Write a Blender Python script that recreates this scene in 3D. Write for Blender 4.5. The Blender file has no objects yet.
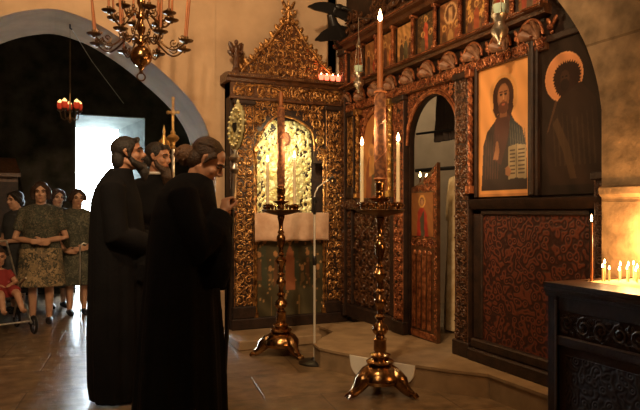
import bpy, math, random
import numpy as np
from mathutils import Vector, Matrix, noise
R = math.radians
PI = math.pi
sc = bpy.context.scene
col = sc.collection

# ------------------------------------------------------------------ materials
def new_mat(name):
    m = bpy.data.materials.new(name); m.use_nodes = True
    nt = m.node_tree; b = nt.nodes['Principled BSDF']
    return m, nt, b

def mat(name, c, rough=0.5, metal=0.0, c2=None, scale=8.0, bump=0.0, bscale=40.0, detail=5.0, spec=None, emit=None, estr=0.0, trans=0.0, lo=0.35, hi=0.65):
    m, nt, b = new_mat(name)
    b.inputs['Base Color'].default_value = (*c, 1)
    b.inputs['Roughness'].default_value = rough
    b.inputs['Metallic'].default_value = metal
    if spec is not None: b.inputs['Specular IOR Level'].default_value = spec
    if trans: b.inputs['Transmission Weight'].default_value = trans
    tc = nt.nodes.new('ShaderNodeTexCoord')
    if c2 is not None:
        n = nt.nodes.new('ShaderNodeTexNoise'); n.inputs['Scale'].default_value = scale; n.inputs['Detail'].default_value = detail
        r = nt.nodes.new('ShaderNodeValToRGB')
        r.color_ramp.elements[0].position = lo; r.color_ramp.elements[1].position = hi
        r.color_ramp.elements[0].color = (*c, 1); r.color_ramp.elements[1].color = (*c2, 1)
        nt.links.new(tc.outputs['Object'], n.inputs['Vector']); nt.links.new(n.outputs['Fac'], r.inputs['Fac'])
        nt.links.new(r.outputs['Color'], b.inputs['Base Color'])
    if bump:
        n2 = nt.nodes.new('ShaderNodeTexNoise'); n2.inputs['Scale'].default_value = bscale; n2.inputs['Detail'].default_value = 4
        bp = nt.nodes.new('ShaderNodeBump'); bp.inputs['Strength'].default_value = bump; bp.inputs['Distance'].default_value = 0.01
        nt.links.new(tc.outputs['Object'], n2.inputs['Vector']); nt.links.new(n2.outputs['Fac'], bp.inputs['Height'])
        nt.links.new(bp.outputs['Normal'], b.inputs['Normal'])
    if emit is not None:
        b.inputs['Emission Color'].default_value = (*emit, 1); b.inputs['Emission Strength'].default_value = estr
    return m

def mat_voronoi(name, cols, scale, rough=0.8, bump=0.0):
    """patches of several colours (printed cloth)"""
    m, nt, b = new_mat(name)
    tc = nt.nodes.new('ShaderNodeTexCoord')
    nz = nt.nodes.new('ShaderNodeTexNoise'); nz.inputs['Scale'].default_value = scale*0.8; nz.inputs['Detail'].default_value = 3
    mx = nt.nodes.new('ShaderNodeMixRGB'); mx.inputs['Fac'].default_value = 0.25
    v = nt.nodes.new('ShaderNodeTexVoronoi'); v.inputs['Scale'].default_value = scale
    nt.links.new(tc.outputs['Object'], nz.inputs['Vector'])
    nt.links.new(tc.outputs['Object'], mx.inputs['Color1']); nt.links.new(nz.outputs['Color'], mx.inputs['Color2'])
    nt.links.new(mx.outputs['Color'], v.inputs['Vector'])
    r = nt.nodes.new('ShaderNodeValToRGB'); r.color_ramp.interpolation = 'CONSTANT'
    el = r.color_ramp.elements
    while len(el) > 1: el.remove(el[-1])
    el[0].position = 0; el[0].color = (*cols[0], 1)
    for i, c in enumerate(cols[1:], 1):
        e = el.new(i/len(cols)); e.color = (*c, 1)
    sp = nt.nodes.new('ShaderNodeSeparateColor')
    nt.links.new(v.outputs['Color'], sp.inputs['Color']); nt.links.new(sp.outputs['Red'], r.inputs['Fac'])
    nt.links.new(r.outputs['Color'], b.inputs['Base Color'])
    b.inputs['Roughness'].default_value = rough
    return m

def mat_vcol(name, rough=0.45, metal=0.0, bump=0.15, spec=0.5):
    m, nt, b = new_mat(name)
    a = nt.nodes.new('ShaderNodeAttribute'); a.attribute_name = 'paint'
    nt.links.new(a.outputs['Color'], b.inputs['Base Color'])
    b.inputs['Roughness'].default_value = rough; b.inputs['Metallic'].default_value = metal
    b.inputs['Specular IOR Level'].default_value = spec
    tc = nt.nodes.new('ShaderNodeTexCoord')
    n2 = nt.nodes.new('ShaderNodeTexNoise'); n2.inputs['Scale'].default_value = 60
    bp = nt.nodes.new('ShaderNodeBump'); bp.inputs['Strength'].default_value = bump; bp.inputs['Distance'].default_value = 0.004
    nt.links.new(tc.outputs['Object'], n2.inputs['Vector']); nt.links.new(n2.outputs['Fac'], bp.inputs['Height'])
    nt.links.new(bp.outputs['Normal'], b.inputs['Normal'])
    return m

def mat_scroll(name, dark, light, scale=14.0, rough=0.5, metal=0.0, bump=0.8):
    """low carved / painted interlace between light and dark"""
    m, nt, b = new_mat(name)
    tc = nt.nodes.new('ShaderNodeTexCoord')
    v = nt.nodes.new('ShaderNodeTexVoronoi'); v.inputs['Scale'].default_value = scale; v.feature = 'SMOOTH_F1'
    w = nt.nodes.new('ShaderNodeMath'); w.operation = 'MULTIPLY'; w.inputs[1].default_value = 22
    s = nt.nodes.new('ShaderNodeMath'); s.operation = 'SINE'
    r = nt.nodes.new('ShaderNodeValToRGB')
    r.color_ramp.elements[0].position = 0.35; r.color_ramp.elements[1].position = 0.8
    r.color_ramp.elements[0].color = (*dark, 1); r.color_ramp.elements[1].color = (*light, 1)
    mr = nt.nodes.new('ShaderNodeMath'); mr.operation = 'MULTIPLY_ADD'; mr.inputs[1].default_value = 0.5; mr.inputs[2].default_value = 0.5
    nz = nt.nodes.new('ShaderNodeTexNoise'); nz.inputs['Scale'].default_value = 7
    mu = nt.nodes.new('ShaderNodeMath'); mu.operation = 'MULTIPLY'
    nt.links.new(tc.outputs['Object'], v.inputs['Vector']); nt.links.new(v.outputs['Distance'], w.inputs[0])
    nt.links.new(w.outputs[0], s.inputs[0]); nt.links.new(s.outputs[0], mr.inputs[0])
    nt.links.new(tc.outputs['Object'], nz.inputs['Vector'])
    nt.links.new(mr.outputs[0], mu.inputs[0]); 
    ad = nt.nodes.new('ShaderNodeMath'); ad.operation = 'ADD'; ad.inputs[1].default_value = 0.45
    nt.links.new(nz.outputs['Fac'], ad.inputs[0]); nt.links.new(ad.outputs[0], mu.inputs[1])
    nt.links.new(mu.outputs[0], r.inputs['Fac']); nt.links.new(r.outputs['Color'], b.inputs['Base Color'])
    bp = nt.nodes.new('ShaderNodeBump'); bp.inputs['Strength'].default_value = bump; bp.inputs['Distance'].default_value = 0.01
    nt.links.new(mr.outputs[0], bp.inputs['Height']); nt.links.new(bp.outputs['Normal'], b.inputs['Normal'])
    b.inputs['Roughness'].default_value = rough; b.inputs['Metallic'].default_value = metal
    return m

def mat_slabs(name, c1, c2, joint, rot=0.0, bw=0.9, rh=0.6, rough=0.42, offset=0.5, spec=0.5, axis=None, msize=0.012, bdist=0.01, mdepth=-1.2, nscale=5, lo=0.55, hi=1.25):
    m, nt, b = new_mat(name)
    tc = nt.nodes.new('ShaderNodeTexCoord')
    mp = nt.nodes.new('ShaderNodeMapping')
    mp.inputs['Rotation'].default_value = axis if axis else (0, 0, rot)
    br = nt.nodes.new('ShaderNodeTexBrick')
    br.inputs['Scale'].default_value = 1; br.inputs['Brick Width'].default_value = bw; br.inputs['Row Height'].default_value = rh
    br.inputs['Mortar Size'].default_value = msize; br.inputs['Mortar Smooth'].default_value = 0.3
    br.inputs['Color1'].default_value = (*c1, 1); br.inputs['Color2'].default_value = (*c2, 1); br.inputs['Mortar'].default_value = (*joint, 1)
    br.offset = offset
    nt.links.new(tc.outputs['Object'], mp.inputs['Vector']); nt.links.new(mp.outputs['Vector'], br.inputs['Vector'])
    n = nt.nodes.new('ShaderNodeTexNoise'); n.inputs['Scale'].default_value = nscale; n.inputs['Detail'].default_value = 8
    nt.links.new(tc.outputs['Object'], n.inputs['Vector'])
    r = nt.nodes.new('ShaderNodeValToRGB'); r.color_ramp.elements[0].color = (lo, lo, lo, 1); r.color_ramp.elements[1].color = (hi, hi*0.96, hi*0.92, 1)
    r.color_ramp.elements[0].position = 0.3; r.color_ramp.elements[1].position = 0.7
    mx = nt.nodes.new('ShaderNodeMixRGB'); mx.blend_type = 'MULTIPLY'; mx.inputs['Fac'].default_value = 1
    nt.links.new(n.outputs['Fac'], r.inputs['Fac']); nt.links.new(br.outputs['Color'], mx.inputs['Color1']); nt.links.new(r.outputs['Color'], mx.inputs['Color2'])
    nt.links.new(mx.outputs['Color'], b.inputs['Base Color'])
    n2 = nt.nodes.new('ShaderNodeTexNoise'); n2.inputs['Scale'].default_value = 7; n2.inputs['Detail'].default_value = 9
    nt.links.new(tc.outputs['Object'], n2.inputs['Vector'])
    mm = nt.nodes.new('ShaderNodeMath'); mm.operation = 'MULTIPLY_ADD'; mm.inputs[1].default_value = mdepth
    nt.links.new(br.outputs['Fac'], mm.inputs[0]); nt.links.new(n2.outputs['Fac'], mm.inputs[2])
    bp = nt.nodes.new('ShaderNodeBump'); bp.inputs['Strength'].default_value = 0.5; bp.inputs['Distance'].default_value = bdist
    nt.links.new(mm.outputs[0], bp.inputs['Height']); nt.links.new(bp.outputs['Normal'], b.inputs['Normal'])
    b.inputs['Roughness'].default_value = rough
    b.inputs['Specular IOR Level'].default_value = spec
    return m

M = {}
M['plaster'] = mat('plaster', (0.54, 0.37, 0.225), 0.9, c2=(0.66, 0.47, 0.29), scale=3.5, bump=0.25, bscale=14)
M['stone_wall'] = mat_slabs('stone_wall', (0.35, 0.265, 0.165), (0.44, 0.33, 0.21), (0.26, 0.19, 0.115), bw=0.9, rh=0.45, rough=0.85, axis=(R(90), 0, R(90)), spec=0.2, msize=0.008, bdist=0.06, nscale=8, lo=0.5, hi=1.3)
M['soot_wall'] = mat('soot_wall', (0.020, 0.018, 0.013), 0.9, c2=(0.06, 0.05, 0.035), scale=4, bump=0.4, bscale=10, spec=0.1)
M['reveal'] = mat('pale_reveal_plaster', (0.11, 0.125, 0.12), 0.9, c2=(0.17, 0.19, 0.18), scale=5)
M['floor'] = mat_slabs('floor_slabs', (0.20, 0.14, 0.08), (0.25, 0.175, 0.10), (0.11, 0.075, 0.045), rot=R(8), bw=0.8, rh=0.6, rough=0.29, msize=0.006, mdepth=-0.35, nscale=9, lo=0.5, hi=1.3)
M['step'] = mat('step_stone', (0.24, 0.165, 0.09), 0.6, c2=(0.36, 0.25, 0.14), scale=6, bump=0.3, bscale=18)
M['marble'] = mat('white_marble', (0.86, 0.84, 0.74), 0.35, c2=(0.92, 0.9, 0.82), scale=5)
M['terrace'] = mat('terrace_stone', (0.6, 0.62, 0.6), 0.8, c2=(0.7, 0.7, 0.68), scale=3)
M['ceiling'] = mat('ceiling_plaster', (0.35, 0.25, 0.16), 0.9)
M['carve'] = mat('carved_walnut', (0.055, 0.022, 0.010), 0.28, c2=(0.13, 0.052, 0.02), scale=18, bump=0.5, bscale=90, spec=0.7)
M['carve_dark'] = mat('dark_wood', (0.014, 0.007, 0.005), 0.55, c2=(0.035, 0.016, 0.009), scale=14, bump=0.3, bscale=50)
M['gilt'] = mat('worn_gilding', (0.13, 0.055, 0.02), 0.3, metal=0.75, c2=(0.66, 0.35, 0.115), scale=22, bump=0.6, bscale=80)
M['gilt_bright'] = mat('bright_gilding', (0.50, 0.30, 0.10), 0.32, metal=0.85, c2=(0.85, 0.55, 0.20), scale=20, bump=0.4, bscale=80)
M['red_gilt'] = mat('red_bole_gilding', (0.13, 0.032, 0.015), 0.32, metal=0.5, c2=(0.55, 0.21, 0.085), scale=22, bump=0.5, bscale=80)
M['rev'] = mat('gilded_silver_cover', (0.66, 0.54, 0.20), 0.42, metal=0.35, c2=(0.86, 0.80, 0.46), scale=14, bump=0.5, bscale=35)
M['brass'] = mat('brass', (0.50, 0.29, 0.12), 0.2, metal=1.0, c2=(0.26, 0.14, 0.055), scale=10, bump=0.25, bscale=30)
M['bronze'] = mat('aged_bronze', (0.10, 0.055, 0.025), 0.33, metal=0.8, c2=(0.20, 0.11, 0.045), scale=12)
M['silver'] = mat('silver', (0.8, 0.77, 0.68), 0.34, metal=1.0, c2=(0.55, 0.5, 0.42), scale=20)
M['silver_paint'] = mat('silvered_tube', (0.72, 0.69, 0.6), 0.3, metal=0.35)
M['black_metal'] = mat('black_metal', (0.015, 0.014, 0.013), 0.35)
M['wax_white'] = mat('pale_wax', (0.85, 0.72, 0.46), 0.45, c2=(0.9, 0.8, 0.55), scale=5)
M['wax_amber'] = mat('beeswax', (0.30, 0.10, 0.032), 0.5, c2=(0.40, 0.145, 0.045), scale=6)
M['wax_painted'] = mat('painted_wax', (0.13, 0.05, 0.025), 0.85, c2=(0.30, 0.125, 0.05), scale=30, lo=0.45, hi=0.6)
M['flame'] = mat('flame', (1, 0.7, 0.3), 0.5, emit=(1.0, 0.62, 0.26), estr=30)
M['wick'] = mat('wick', (0.02, 0.015, 0.01), 0.9)
M['red_glass'] = mat('red_lamp_glass', (0.55, 0.05, 0.02), 0.15, emit=(1.0, 0.10, 0.04), estr=0.12)
M['red_glass_hot'] = mat('lit_red_lamp_glass', (0.7, 0.06, 0.03), 0.15, emit=(1.0, 0.16, 0.08), estr=3.0)
M['skin'] = mat('skin', (0.42, 0.20, 0.115), 0.5, c2=(0.50, 0.26, 0.15), scale=12)
M['skin_pale'] = mat('skin_pale', (0.52, 0.28, 0.17), 0.5, c2=(0.58, 0.33, 0.2), scale=12)
M['eye'] = mat('eye', (0.10, 0.07, 0.05), 0.2)
M['lips'] = mat('lips', (0.36, 0.12, 0.08), 0.5)
M['hair'] = mat('dark_brown_hair', (0.030, 0.016, 0.009), 0.5, c2=(0.07, 0.036, 0.018), scale=60, bump=0.8, bscale=120)
M['hair_black'] = mat('black_hair', (0.014, 0.011, 0.009), 0.5, c2=(0.03, 0.022, 0.015), scale=60, bump=0.8, bscale=120)
M['cassock'] = mat('black_wool', (0.0045, 0.0045, 0.005), 0.9, c2=(0.0075, 0.0070, 0.0075), scale=5, bump=0.3, bscale=60, spec=0.15)
M['white_cloth'] = mat('white_cloth', (0.7, 0.68, 0.62), 0.8)
M['pink_cloth'] = mat('rose_white_cloth', (0.50, 0.30, 0.19), 0.85, c2=(0.66, 0.44, 0.30), scale=9, bump=0.3, bscale=30)
M['floral_top'] = mat_voronoi('dark_floral_cloth', [(0.03, 0.035, 0.025), (0.05, 0.06, 0.035), (0.10, 0.10, 0.06), (0.03, 0.03, 0.02), (0.16, 0.13, 0.08)], 38)
M['floral_skirt'] = mat_voronoi('floral_skirt_cloth', [(0.10, 0.09, 0.05), (0.30, 0.22, 0.11), (0.05, 0.05, 0.035), (0.22, 0.16, 0.09), (0.42, 0.30, 0.16)], 26)
M['leaf_dress'] = mat_voronoi('leaf_print_cloth', [(0.04, 0.045, 0.03), (0.08, 0.08, 0.05), (0.15, 0.14, 0.09), (0.05, 0.05, 0.035)], 30)
M['grey_cloth'] = mat('grey_cloth', (0.03, 0.03, 0.03), 0.9, c2=(0.05, 0.05, 0.045), scale=8)
M['red_cloth'] = mat('red_cloth', (0.30, 0.035, 0.03), 0.85)
M['vestment'] = mat('cream_brocade', (0.55, 0.38, 0.18), 0.6, c2=(0.74, 0.60, 0.36), scale=16)
M['paint'] = mat_vcol('icon_paint', 0.4, spec=0.35)
M['paint_matte'] = mat_vcol('old_panel_paint', 0.65, spec=0.2)
M['red_panel'] = mat_scroll('red_brown_painted_panel', (0.035, 0.010, 0.007), (0.145, 0.038, 0.019), 20, 0.5, bump=0.25)
M['dark_scroll'] = mat_scroll('dark_carved_panel', (0.018, 0.008, 0.005), (0.10, 0.045, 0.02), 12, 0.4, bump=1.0)
M['desk'] = mat('desk_wood', (0.022, 0.010, 0.006), 0.4, c2=(0.05, 0.022, 0.011), scale=9, bump=0.3, bscale=40)
M['desk_scroll'] = mat_scroll('desk_carving', (0.012, 0.006, 0.004), (0.035, 0.017, 0.010), 24, 0.75, bump=0.35)
M['desk_edge'] = mat('desk_edge_wood', (0.09, 0.065, 0.05), 0.4, c2=(0.14, 0.1, 0.075), scale=20)
M['sand'] = mat('sand', (0.70, 0.55, 0.32), 0.95, c2=(0.85, 0.7, 0.45), scale=60, bump=0.5, bscale=120)
M['sanct_wall'] = mat('faded_fresco', (0.20, 0.19, 0.145), 0.85, c2=(0.34, 0.29, 0.21), scale=3.2, bump=0.2)
M['blue_cloth'] = mat('blue_grey_cloth', (0.07, 0.10, 0.13), 0.9)
M['beige_cloth'] = mat('beige_cloth', (0.45, 0.38, 0.26), 0.85, c2=(0.5, 0.42, 0.3), scale=6)
M['curtain'] = mat('dark_curtain', (0.035, 0.024, 0.018), 0.9)
M['shoe'] = mat('black_leather', (0.012, 0.011, 0.010), 0.4)

# ------------------------------------------------------------------ mesh builder
class MB:
    def __init__(s): s.v = []; s.f = []
    def add(s, vs, fs, T=None):
        o = len(s.v)
        if T is not None: vs = [T @ Vector(v) for v in vs]
        s.v += [tuple(v) for v in vs]; s.f += [tuple(i+o for i in f) for f in fs]
    def box(s, x0, y0, z0, x1, y1, z1, T=None, bev=0.0):
        if bev <= 0:
            vs = [(x0,y0,z0),(x1,y0,z0),(x1,y1,z0),(x0,y1,z0),(x0,y0,z1),(x1,y0,z1),(x1,y1,z1),(x0,y1,z1)]
            fs = [(0,3,2,1),(4,5,6,7),(0,1,5,4),(1,2,6,5),(2,3,7,6),(3,0,4,7)]
            s.add(vs, fs, T)
        else:
            b = bev   # chamfer all edges
            vs = []; idx = {}
            for i, (sx, X) in enumerate(((1, x0), (-1, x1))):
                for j, (sy, Y) in enumerate(((1, y0), (-1, y1))):
                    for k, (sz, Z) in enumerate(((1, z0), (-1, z1))):
                        idx[i,j,k,'x'] = len(vs); vs.append((X, Y+sy*b, Z+sz*b))
                        idx[i,j,k,'y'] = len(vs); vs.append((X+sx*b, Y, Z+sz*b))
                        idx[i,j,k,'z'] = len(vs); vs.append((X+sx*b, Y+sy*b, Z))
            g = lambda i,j,k,a: idx[i,j,k,a]
            fs = []
            for i in (0,1):
                q = [g(i,0,0,'x'), g(i,1,0,'x'), g(i,1,1,'x'), g(i,0,1,'x')]; fs.append(q if i else q[::-1])
                q = [g(0,i,0,'y'), g(1,i,0,'y'), g(1,i,1,'y'), g(0,i,1,'y')]; fs.append(q[::-1] if i else q)
                q = [g(0,0,i,'z'), g(1,0,i,'z'), g(1,1,i,'z'), g(0,1,i,'z')]; fs.append(q if i else q[::-1])
            for i in (0,1):
                for j in (0,1):
                    fs.append([g(i,j,0,'x'), g(i,j,1,'x'), g(i,j,1,'y'), g(i,j,0,'y')])
                    fs.append([g(i,0,j,'x'), g(i,1,j,'x'), g(i,1,j,'z'), g(i,0,j,'z')])
                    fs.append([g(0,i,j,'y'), g(1,i,j,'y'), g(1,i,j,'z'), g(0,i,j,'z')])
                    for k in (0,1): fs.append([g(i,j,k,'x'), g(i,j,k,'y'), g(i,j,k,'z')])
            s.add(vs, fs, T)
    def lathe(s, prof, n=24, c=(0,0,0), T=None, sx=1, sy=1):
        vs = []; fs = []
        for r, z in prof:
            for i in range(n):
                a = 2*PI*i/n; vs.append((c[0]+r*math.cos(a)*sx, c[1]+r*math.sin(a)*sy, c[2]+z))
        for j in range(len(prof)-1):
            for i in range(n):
                fs.append((j*n+i, j*n+(i+1)%n, (j+1)*n+(i+1)%n, (j+1)*n+i))
        fs.append(tuple(range(n))[::-1]); fs.append(tuple((len(prof)-1)*n+i for i in range(n)))
        s.add(vs, fs, T)
    def tube(s, pts, rad, n=6, T=None, flat=1.0):
        pts = [Vector(p) for p in pts]; m = len(pts)
        if not hasattr(rad, '__len__'): rad = [rad]*m
        vs = []; fs = []
        t0 = (pts[1]-pts[0]).normalized()
        up = Vector((0,0,1)) if abs(t0.z) < 0.9 else Vector((1,0,0))
        nrm = (up - t0*up.dot(t0)).normalized()
        for i, p in enumerate(pts):
            t = (pts[min(i+1, m-1)]-pts[max(i-1, 0)])
            t = t.normalized() if t.length > 1e-9 else t0
            nrm = nrm - t*nrm.dot(t)
            nrm = nrm.normalized() if nrm.length > 1e-6 else t.orthogonal().normalized()
            b = t.cross(nrm)
            for k in range(n):
                a = 2*PI*k/n; vs.append(p + (nrm*math.cos(a) + b*math.sin(a)*flat)*rad[i])
        for i in range(m-1):
            for k in range(n):
                fs.append((i*n+k, i*n+(k+1)%n, (i+1)*n+(k+1)%n, (i+1)*n+k))
        fs.append(tuple(range(n))[::-1]); fs.append(tuple((m-1)*n+k for k in range(n)))
        s.add(vs, fs, T)
    def ball(s, c, r, nu=12, nv=8, T=None, rot=None):
        if not hasattr(r, '__len__'): r = (r, r, r)
        vs = [(0,0,-1)]; fs = []
        for j in range(1, nv):
            th = -PI/2+PI*j/nv
            for i in range(nu):
                a = 2*PI*i/nu; vs.append((math.cos(th)*math.cos(a), math.cos(th)*math.sin(a), math.sin(th)))
        vs.append((0,0,1)); L = len(vs)-1
        for i in range(nu): fs.append((0, 1+(i+1)%nu, 1+i))
        for j in range(nv-2):
            for i in range(nu):
                a = 1+j*nu+i; b = 1+j*nu+(i+1)%nu; fs.append((a, b, b+nu, a+nu))
        for i in range(nu): fs.append((L, 1+(nv-2)*nu+i, 1+(nv-2)*nu+(i+1)%nu))
        out = []
        for v in vs:
            w = Vector((v[0]*r[0], v[1]*r[1], v[2]*r[2]))
            if rot is not None: w = rot @ w
            out.append(w+Vector(c))
        s.add(out, fs, T)
    def prism(s, poly, z0, z1, T=None, ax='z'):
        n = len(poly)
        P = (lambda a, b, h: (a, b, h)) if ax == 'z' else ((lambda a, b, h: (a, h, b)) if ax == 'y' else (lambda a, b, h: (h, a, b)))
        vs = [P(a, b, z0) for a, b in poly]+[P(a, b, z1) for a, b in poly]
        fs = [tuple(range(n))[::-1], tuple(range(n, 2*n))]+[(i, (i+1) % n, n+(i+1) % n, n+i) for i in range(n)]
        s.add(vs, fs, T)
    def loft(s, rings, T=None, cap=True):
        n = len(rings[0]); vs = [p for r in rings for p in r]; fs = []
        for j in range(len(rings)-1):
            for i in range(n): fs.append((j*n+i, j*n+(i+1) % n, (j+1)*n+(i+1) % n, (j+1)*n+i))
        if cap: fs.append(tuple(range(n))[::-1]); fs.append(tuple((len(rings)-1)*n+i for i in range(n)))
        s.add(vs, fs, T)
    def strip(s, prof, u0, u1, T=None):
        """moulding: profile in (v,w) run along u"""
        s.prism(prof, u0, u1, T, 'x')
    def mesh(s, name):
        me = bpy.data.meshes.new(name); me.from_pydata(s.v, [], s.f); me.validate()
        return me
    def build(s, name, m, parent=None, smooth=35, fix=True):
        me = s.mesh(name)
        if fix:
            import bmesh
            bm = bmesh.new(); bm.from_mesh(me); bmesh.ops.recalc_face_normals(bm, faces=bm.faces); bm.to_mesh(me); bm.free()
        me.materials.append(m)
        if smooth:
            me.shade_smooth(); me.set_sharp_from_angle(angle=R(smooth))
        o = bpy.data.objects.new(name, me); col.objects.link(o)
        if parent is not None: o.parent = parent
        return o

def tag(o, label=None, cat=None, group=None, kind=None):
    if label: o['label'] = label
    if cat: o['category'] = cat
    if group: o['group'] = group
    if kind: o['kind'] = kind
    return o
def empty(name, loc=(0,0,0), rz=0.0, label=None, cat=None, group=None, mtx=None):
    o = bpy.data.objects.new(name, None); col.objects.link(o); o.empty_display_size = 0.1
    if mtx is not None: o.matrix_world = mtx
    else:
        o.location = loc; o.rotation_euler = (0, 0, rz)
    return tag(o, label, cat, group)
def struct(o): o['kind'] = 'structure'; return o
def copy_tree(o, parent=None):
    c = o.copy(); col.objects.link(c); c.parent = parent
    for ch in o.children: copy_tree(ch, c)
    return c

FI = Matrix(((0,0,-1,3.0),(-1,0,0,6.1),(0,1,0,0),(0,0,0,1)))     # iconostasis face: u to the right, v up, w out
FS = Matrix(((1,0,0,1.70),(0,0,-1,6.08),(0,1,0,0),(0,0,0,1)))    # shrine face

# ---- carving helpers (u right, v up, w out)
def spiral(mb, cu, cv, r, turns, sgn, rt, w, ph=0.0, n=16, sides=5):
    pts = []; rad = []
    for i in range(n+1):
        t = i/n; a = ph+sgn*turns*2*PI*t; rr = r*(1-0.88*t)
        pts.append((cu+rr*math.cos(a), cv+rr*math.sin(a), w+0.35*rt+rt*0.9*t)); rad.append(rt*(1-0.35*t))
    mb.tube(pts, rad, sides)
def leaf(mb, u, v, a, L, wd, w):
    ca, sa = math.cos(a), math.sin(a)
    rot = Matrix(((ca,-sa,0),(sa,ca,0),(0,0,1)))
    mb.ball((u+ca*L/2, v+sa*L/2, w), (L/2, wd/2, wd*0.4), 8, 5, rot=rot)
def scroll_fill(mb, u0, v0, u1, v1, cell, w=0.0, seed=1, mask=None, rt=None, dens=1.0, fine=True):
    rnd = random.Random(seed)
    if fine and cell > 0.055: scroll_fill(mb, u0, v0, u1, v1, cell*0.52, w-0.002, seed+100, mask, cell*0.05, 0.8, False)
    nu = max(1, round((u1-u0)/cell)); nv = max(1, round((v1-v0)/cell))
    du = (u1-u0)/nu; dv = (v1-v0)/nv; rt = rt or cell*0.085
    for j in range(nv):
        for i in range(nu):
            cu = u0+(i+0.5)*du; cv = v0+(j+0.5)*dv
            if mask and not mask(cu, cv): continue
            if rnd.random() > dens: continue
            sg = 1 if (i+j) % 2 else -1
            ph = rnd.uniform(0, 2*PI) if nu > 1 and nv > 1 else (PI/2 if nu > 1 else 0)*sg
            spiral(mb, cu, cv, min(du, dv)*0.46, rnd.uniform(1.2, 1.7), sg, rt, w, ph)
            mb.ball((cu, cv, w+rt*1.2), (rt*1.5, rt*1.5, rt*1.2), 6, 4)
            for k in range(rnd.randint(2, 3)):
                a = rnd.uniform(0, 2*PI)
                leaf(mb, cu+du*0.42*math.cos(a), cv+dv*0.42*math.sin(a), a+rnd.uniform(0.5, 1.4)*sg, cell*0.34, cell*0.15, w+rt*0.6)
def shell(mb, cu, cv, r, w):
    """scallop niche: concave ribbed half disc and its arch rim"""
    na, nr = 56, 5; rows = []
    for j in range(nr+1):
        t = j/nr; row = []
        for i in range(na+1):
            a = PI*i/na; rib = abs(math.sin(a*4.5))
            row.append((cu-math.cos(a)*r*t, cv+math.sin(a)*r*t*1.05, w-0.045*(1-t*t)+0.030*rib*t))
        rows.append(row)
    vs = [p for rw in rows for p in rw]; fs = []
    for j in range(nr):
        for i in range(na):
            a = j*(na+1)+i; fs.append((a, a+1, a+na+2, a+na+1))
    mb.add(vs, fs)

# ---- painted panels
class Canvas:
    def __init__(s, w, h, nx, ny, bg, nz=0.12, seed=0):
        s.w, s.h, s.nx, s.ny = w, h, nx, ny
        rs = np.random.RandomState(seed)
        s.U, s.V = np.meshgrid(np.linspace(0, 1, nx), np.linspace(0, 1, ny))
        s.c = np.ones((ny, nx, 3))*np.array(bg)
        f = sum(np.sin(s.U*rs.uniform(3, 30)+s.V*rs.uniform(3, 40)+rs.uniform(0, 6)) for _ in range(9))/9
        s.c *= (1+nz*2.5*f)[..., None]; s.rs = rs; s.f = f
    def mask_ell(s, cu, cv, ru, rv): return ((s.U-cu)/ru)**2+((s.V-cv)/rv)**2 <= 1
    def ell(s, cu, cv, ru, rv, c, a=1.0): s.put(s.mask_ell(cu, cv, ru, rv), c, a)
    def poly(s, pts, c, a=1.0):
        ins = np.zeros(s.U.shape, bool); n = len(pts)
        for i in range(n):
            x0, y0 = pts[i]; x1, y1 = pts[(i+1) % n]
            if y0 == y1: continue
            cond = ((s.V >= min(y0, y1)) & (s.V < max(y0, y1)) & (s.U < (x1-x0)*(s.V-y0)/(y1-y0)+x0))
            ins ^= cond
        s.put(ins, c, a)
    def rect(s, u0, v0, u1, v1, c, a=1.0): s.put((s.U >= u0) & (s.U <= u1) & (s.V >= v0) & (s.V <= v1), c, a)
    def put(s, m, c, a=1.0):
        cc = np.array(c)*(1+0.5*s.f[..., None])
        s.c = np.where(m[..., None], s.c*(1-a)+cc*a, s.c)
    def speckle(s, p, c, a=0.6):
        s.put(s.rs.rand(s.ny, s.nx) < p, c, a)
    def build(s, name, material, parent, u0=0, v0=0, w=0, thick=0.02, mask=None):
        vs = []; fs = []
        for j in range(s.ny):
            for i in range(s.nx): vs.append((u0+s.w*i/(s.nx-1), v0+s.h*j/(s.ny-1), w))
        for j in range(s.ny-1):
            for i in range(s.nx-1):
                if mask and not mask((i+0.5)/(s.nx-1), (j+0.5)/(s.ny-1)): continue
                a = j*s.nx+i; fs.append((a, a+1, a+s.nx+1, a+s.nx))
        me = bpy.data.meshes.new(name); me.from_pydata(vs, [], fs)
        at = me.color_attributes.new('paint', 'FLOAT_COLOR', 'POINT')
        rgba = np.ones((s.nx*s.ny, 4), 'f'); rgba[:, :3] = np.clip(s.c, 0, 1).reshape(-1, 3)
        at.data.foreach_set('color', rgba.ravel())
        me.materials.append(material)
        o = bpy.data.objects.new(name, me); col.objects.link(o)
        if thick:
            md = o.modifiers.new('board', 'SOLIDIFY'); md.thickness = thick; md.offset = -1
        if parent is not None: o.parent = parent
        return o
M['shell'] = mat('shell_wood', (0.16, 0.07, 0.035), 0.45, c2=(0.34, 0.17, 0.09), scale=30, bump=0.3, bscale=60)
# ------------------------------------------------------------------ the setting
def bx(name, m, *a, parent=None, bev=0.0):
    mb = MB(); mb.box(*a, bev=bev); return mb.build(name, m, parent)
struct(bx('floor', M['floor'], -5, -3, -0.1, 5.7, 11.1, 0))
struct(bx('ceiling', M['ceiling'], -5.2, -3.2, 4.6, 5.9, 11.3, 4.8))
struct(bx('wall_south', M['plaster'], -5.2, -3.2, -0.1, 5.9, -3, 4.6))
struct(bx('wall_west', M['plaster'], -5.2, -3, -0.1, -5, 6.3, 4.6))
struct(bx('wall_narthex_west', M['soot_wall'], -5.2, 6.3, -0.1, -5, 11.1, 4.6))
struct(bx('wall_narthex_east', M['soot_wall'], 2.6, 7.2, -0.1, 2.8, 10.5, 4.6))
struct(bx('wall_sanctuary', M['sanct_wall'], 5.6, -3, -0.1, 5.8, 6.3, 4.6))
struct(bx('floor_sanctuary', M['step'], 3.06, -3, 0, 5.6, 6.3, 0.168))
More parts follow.
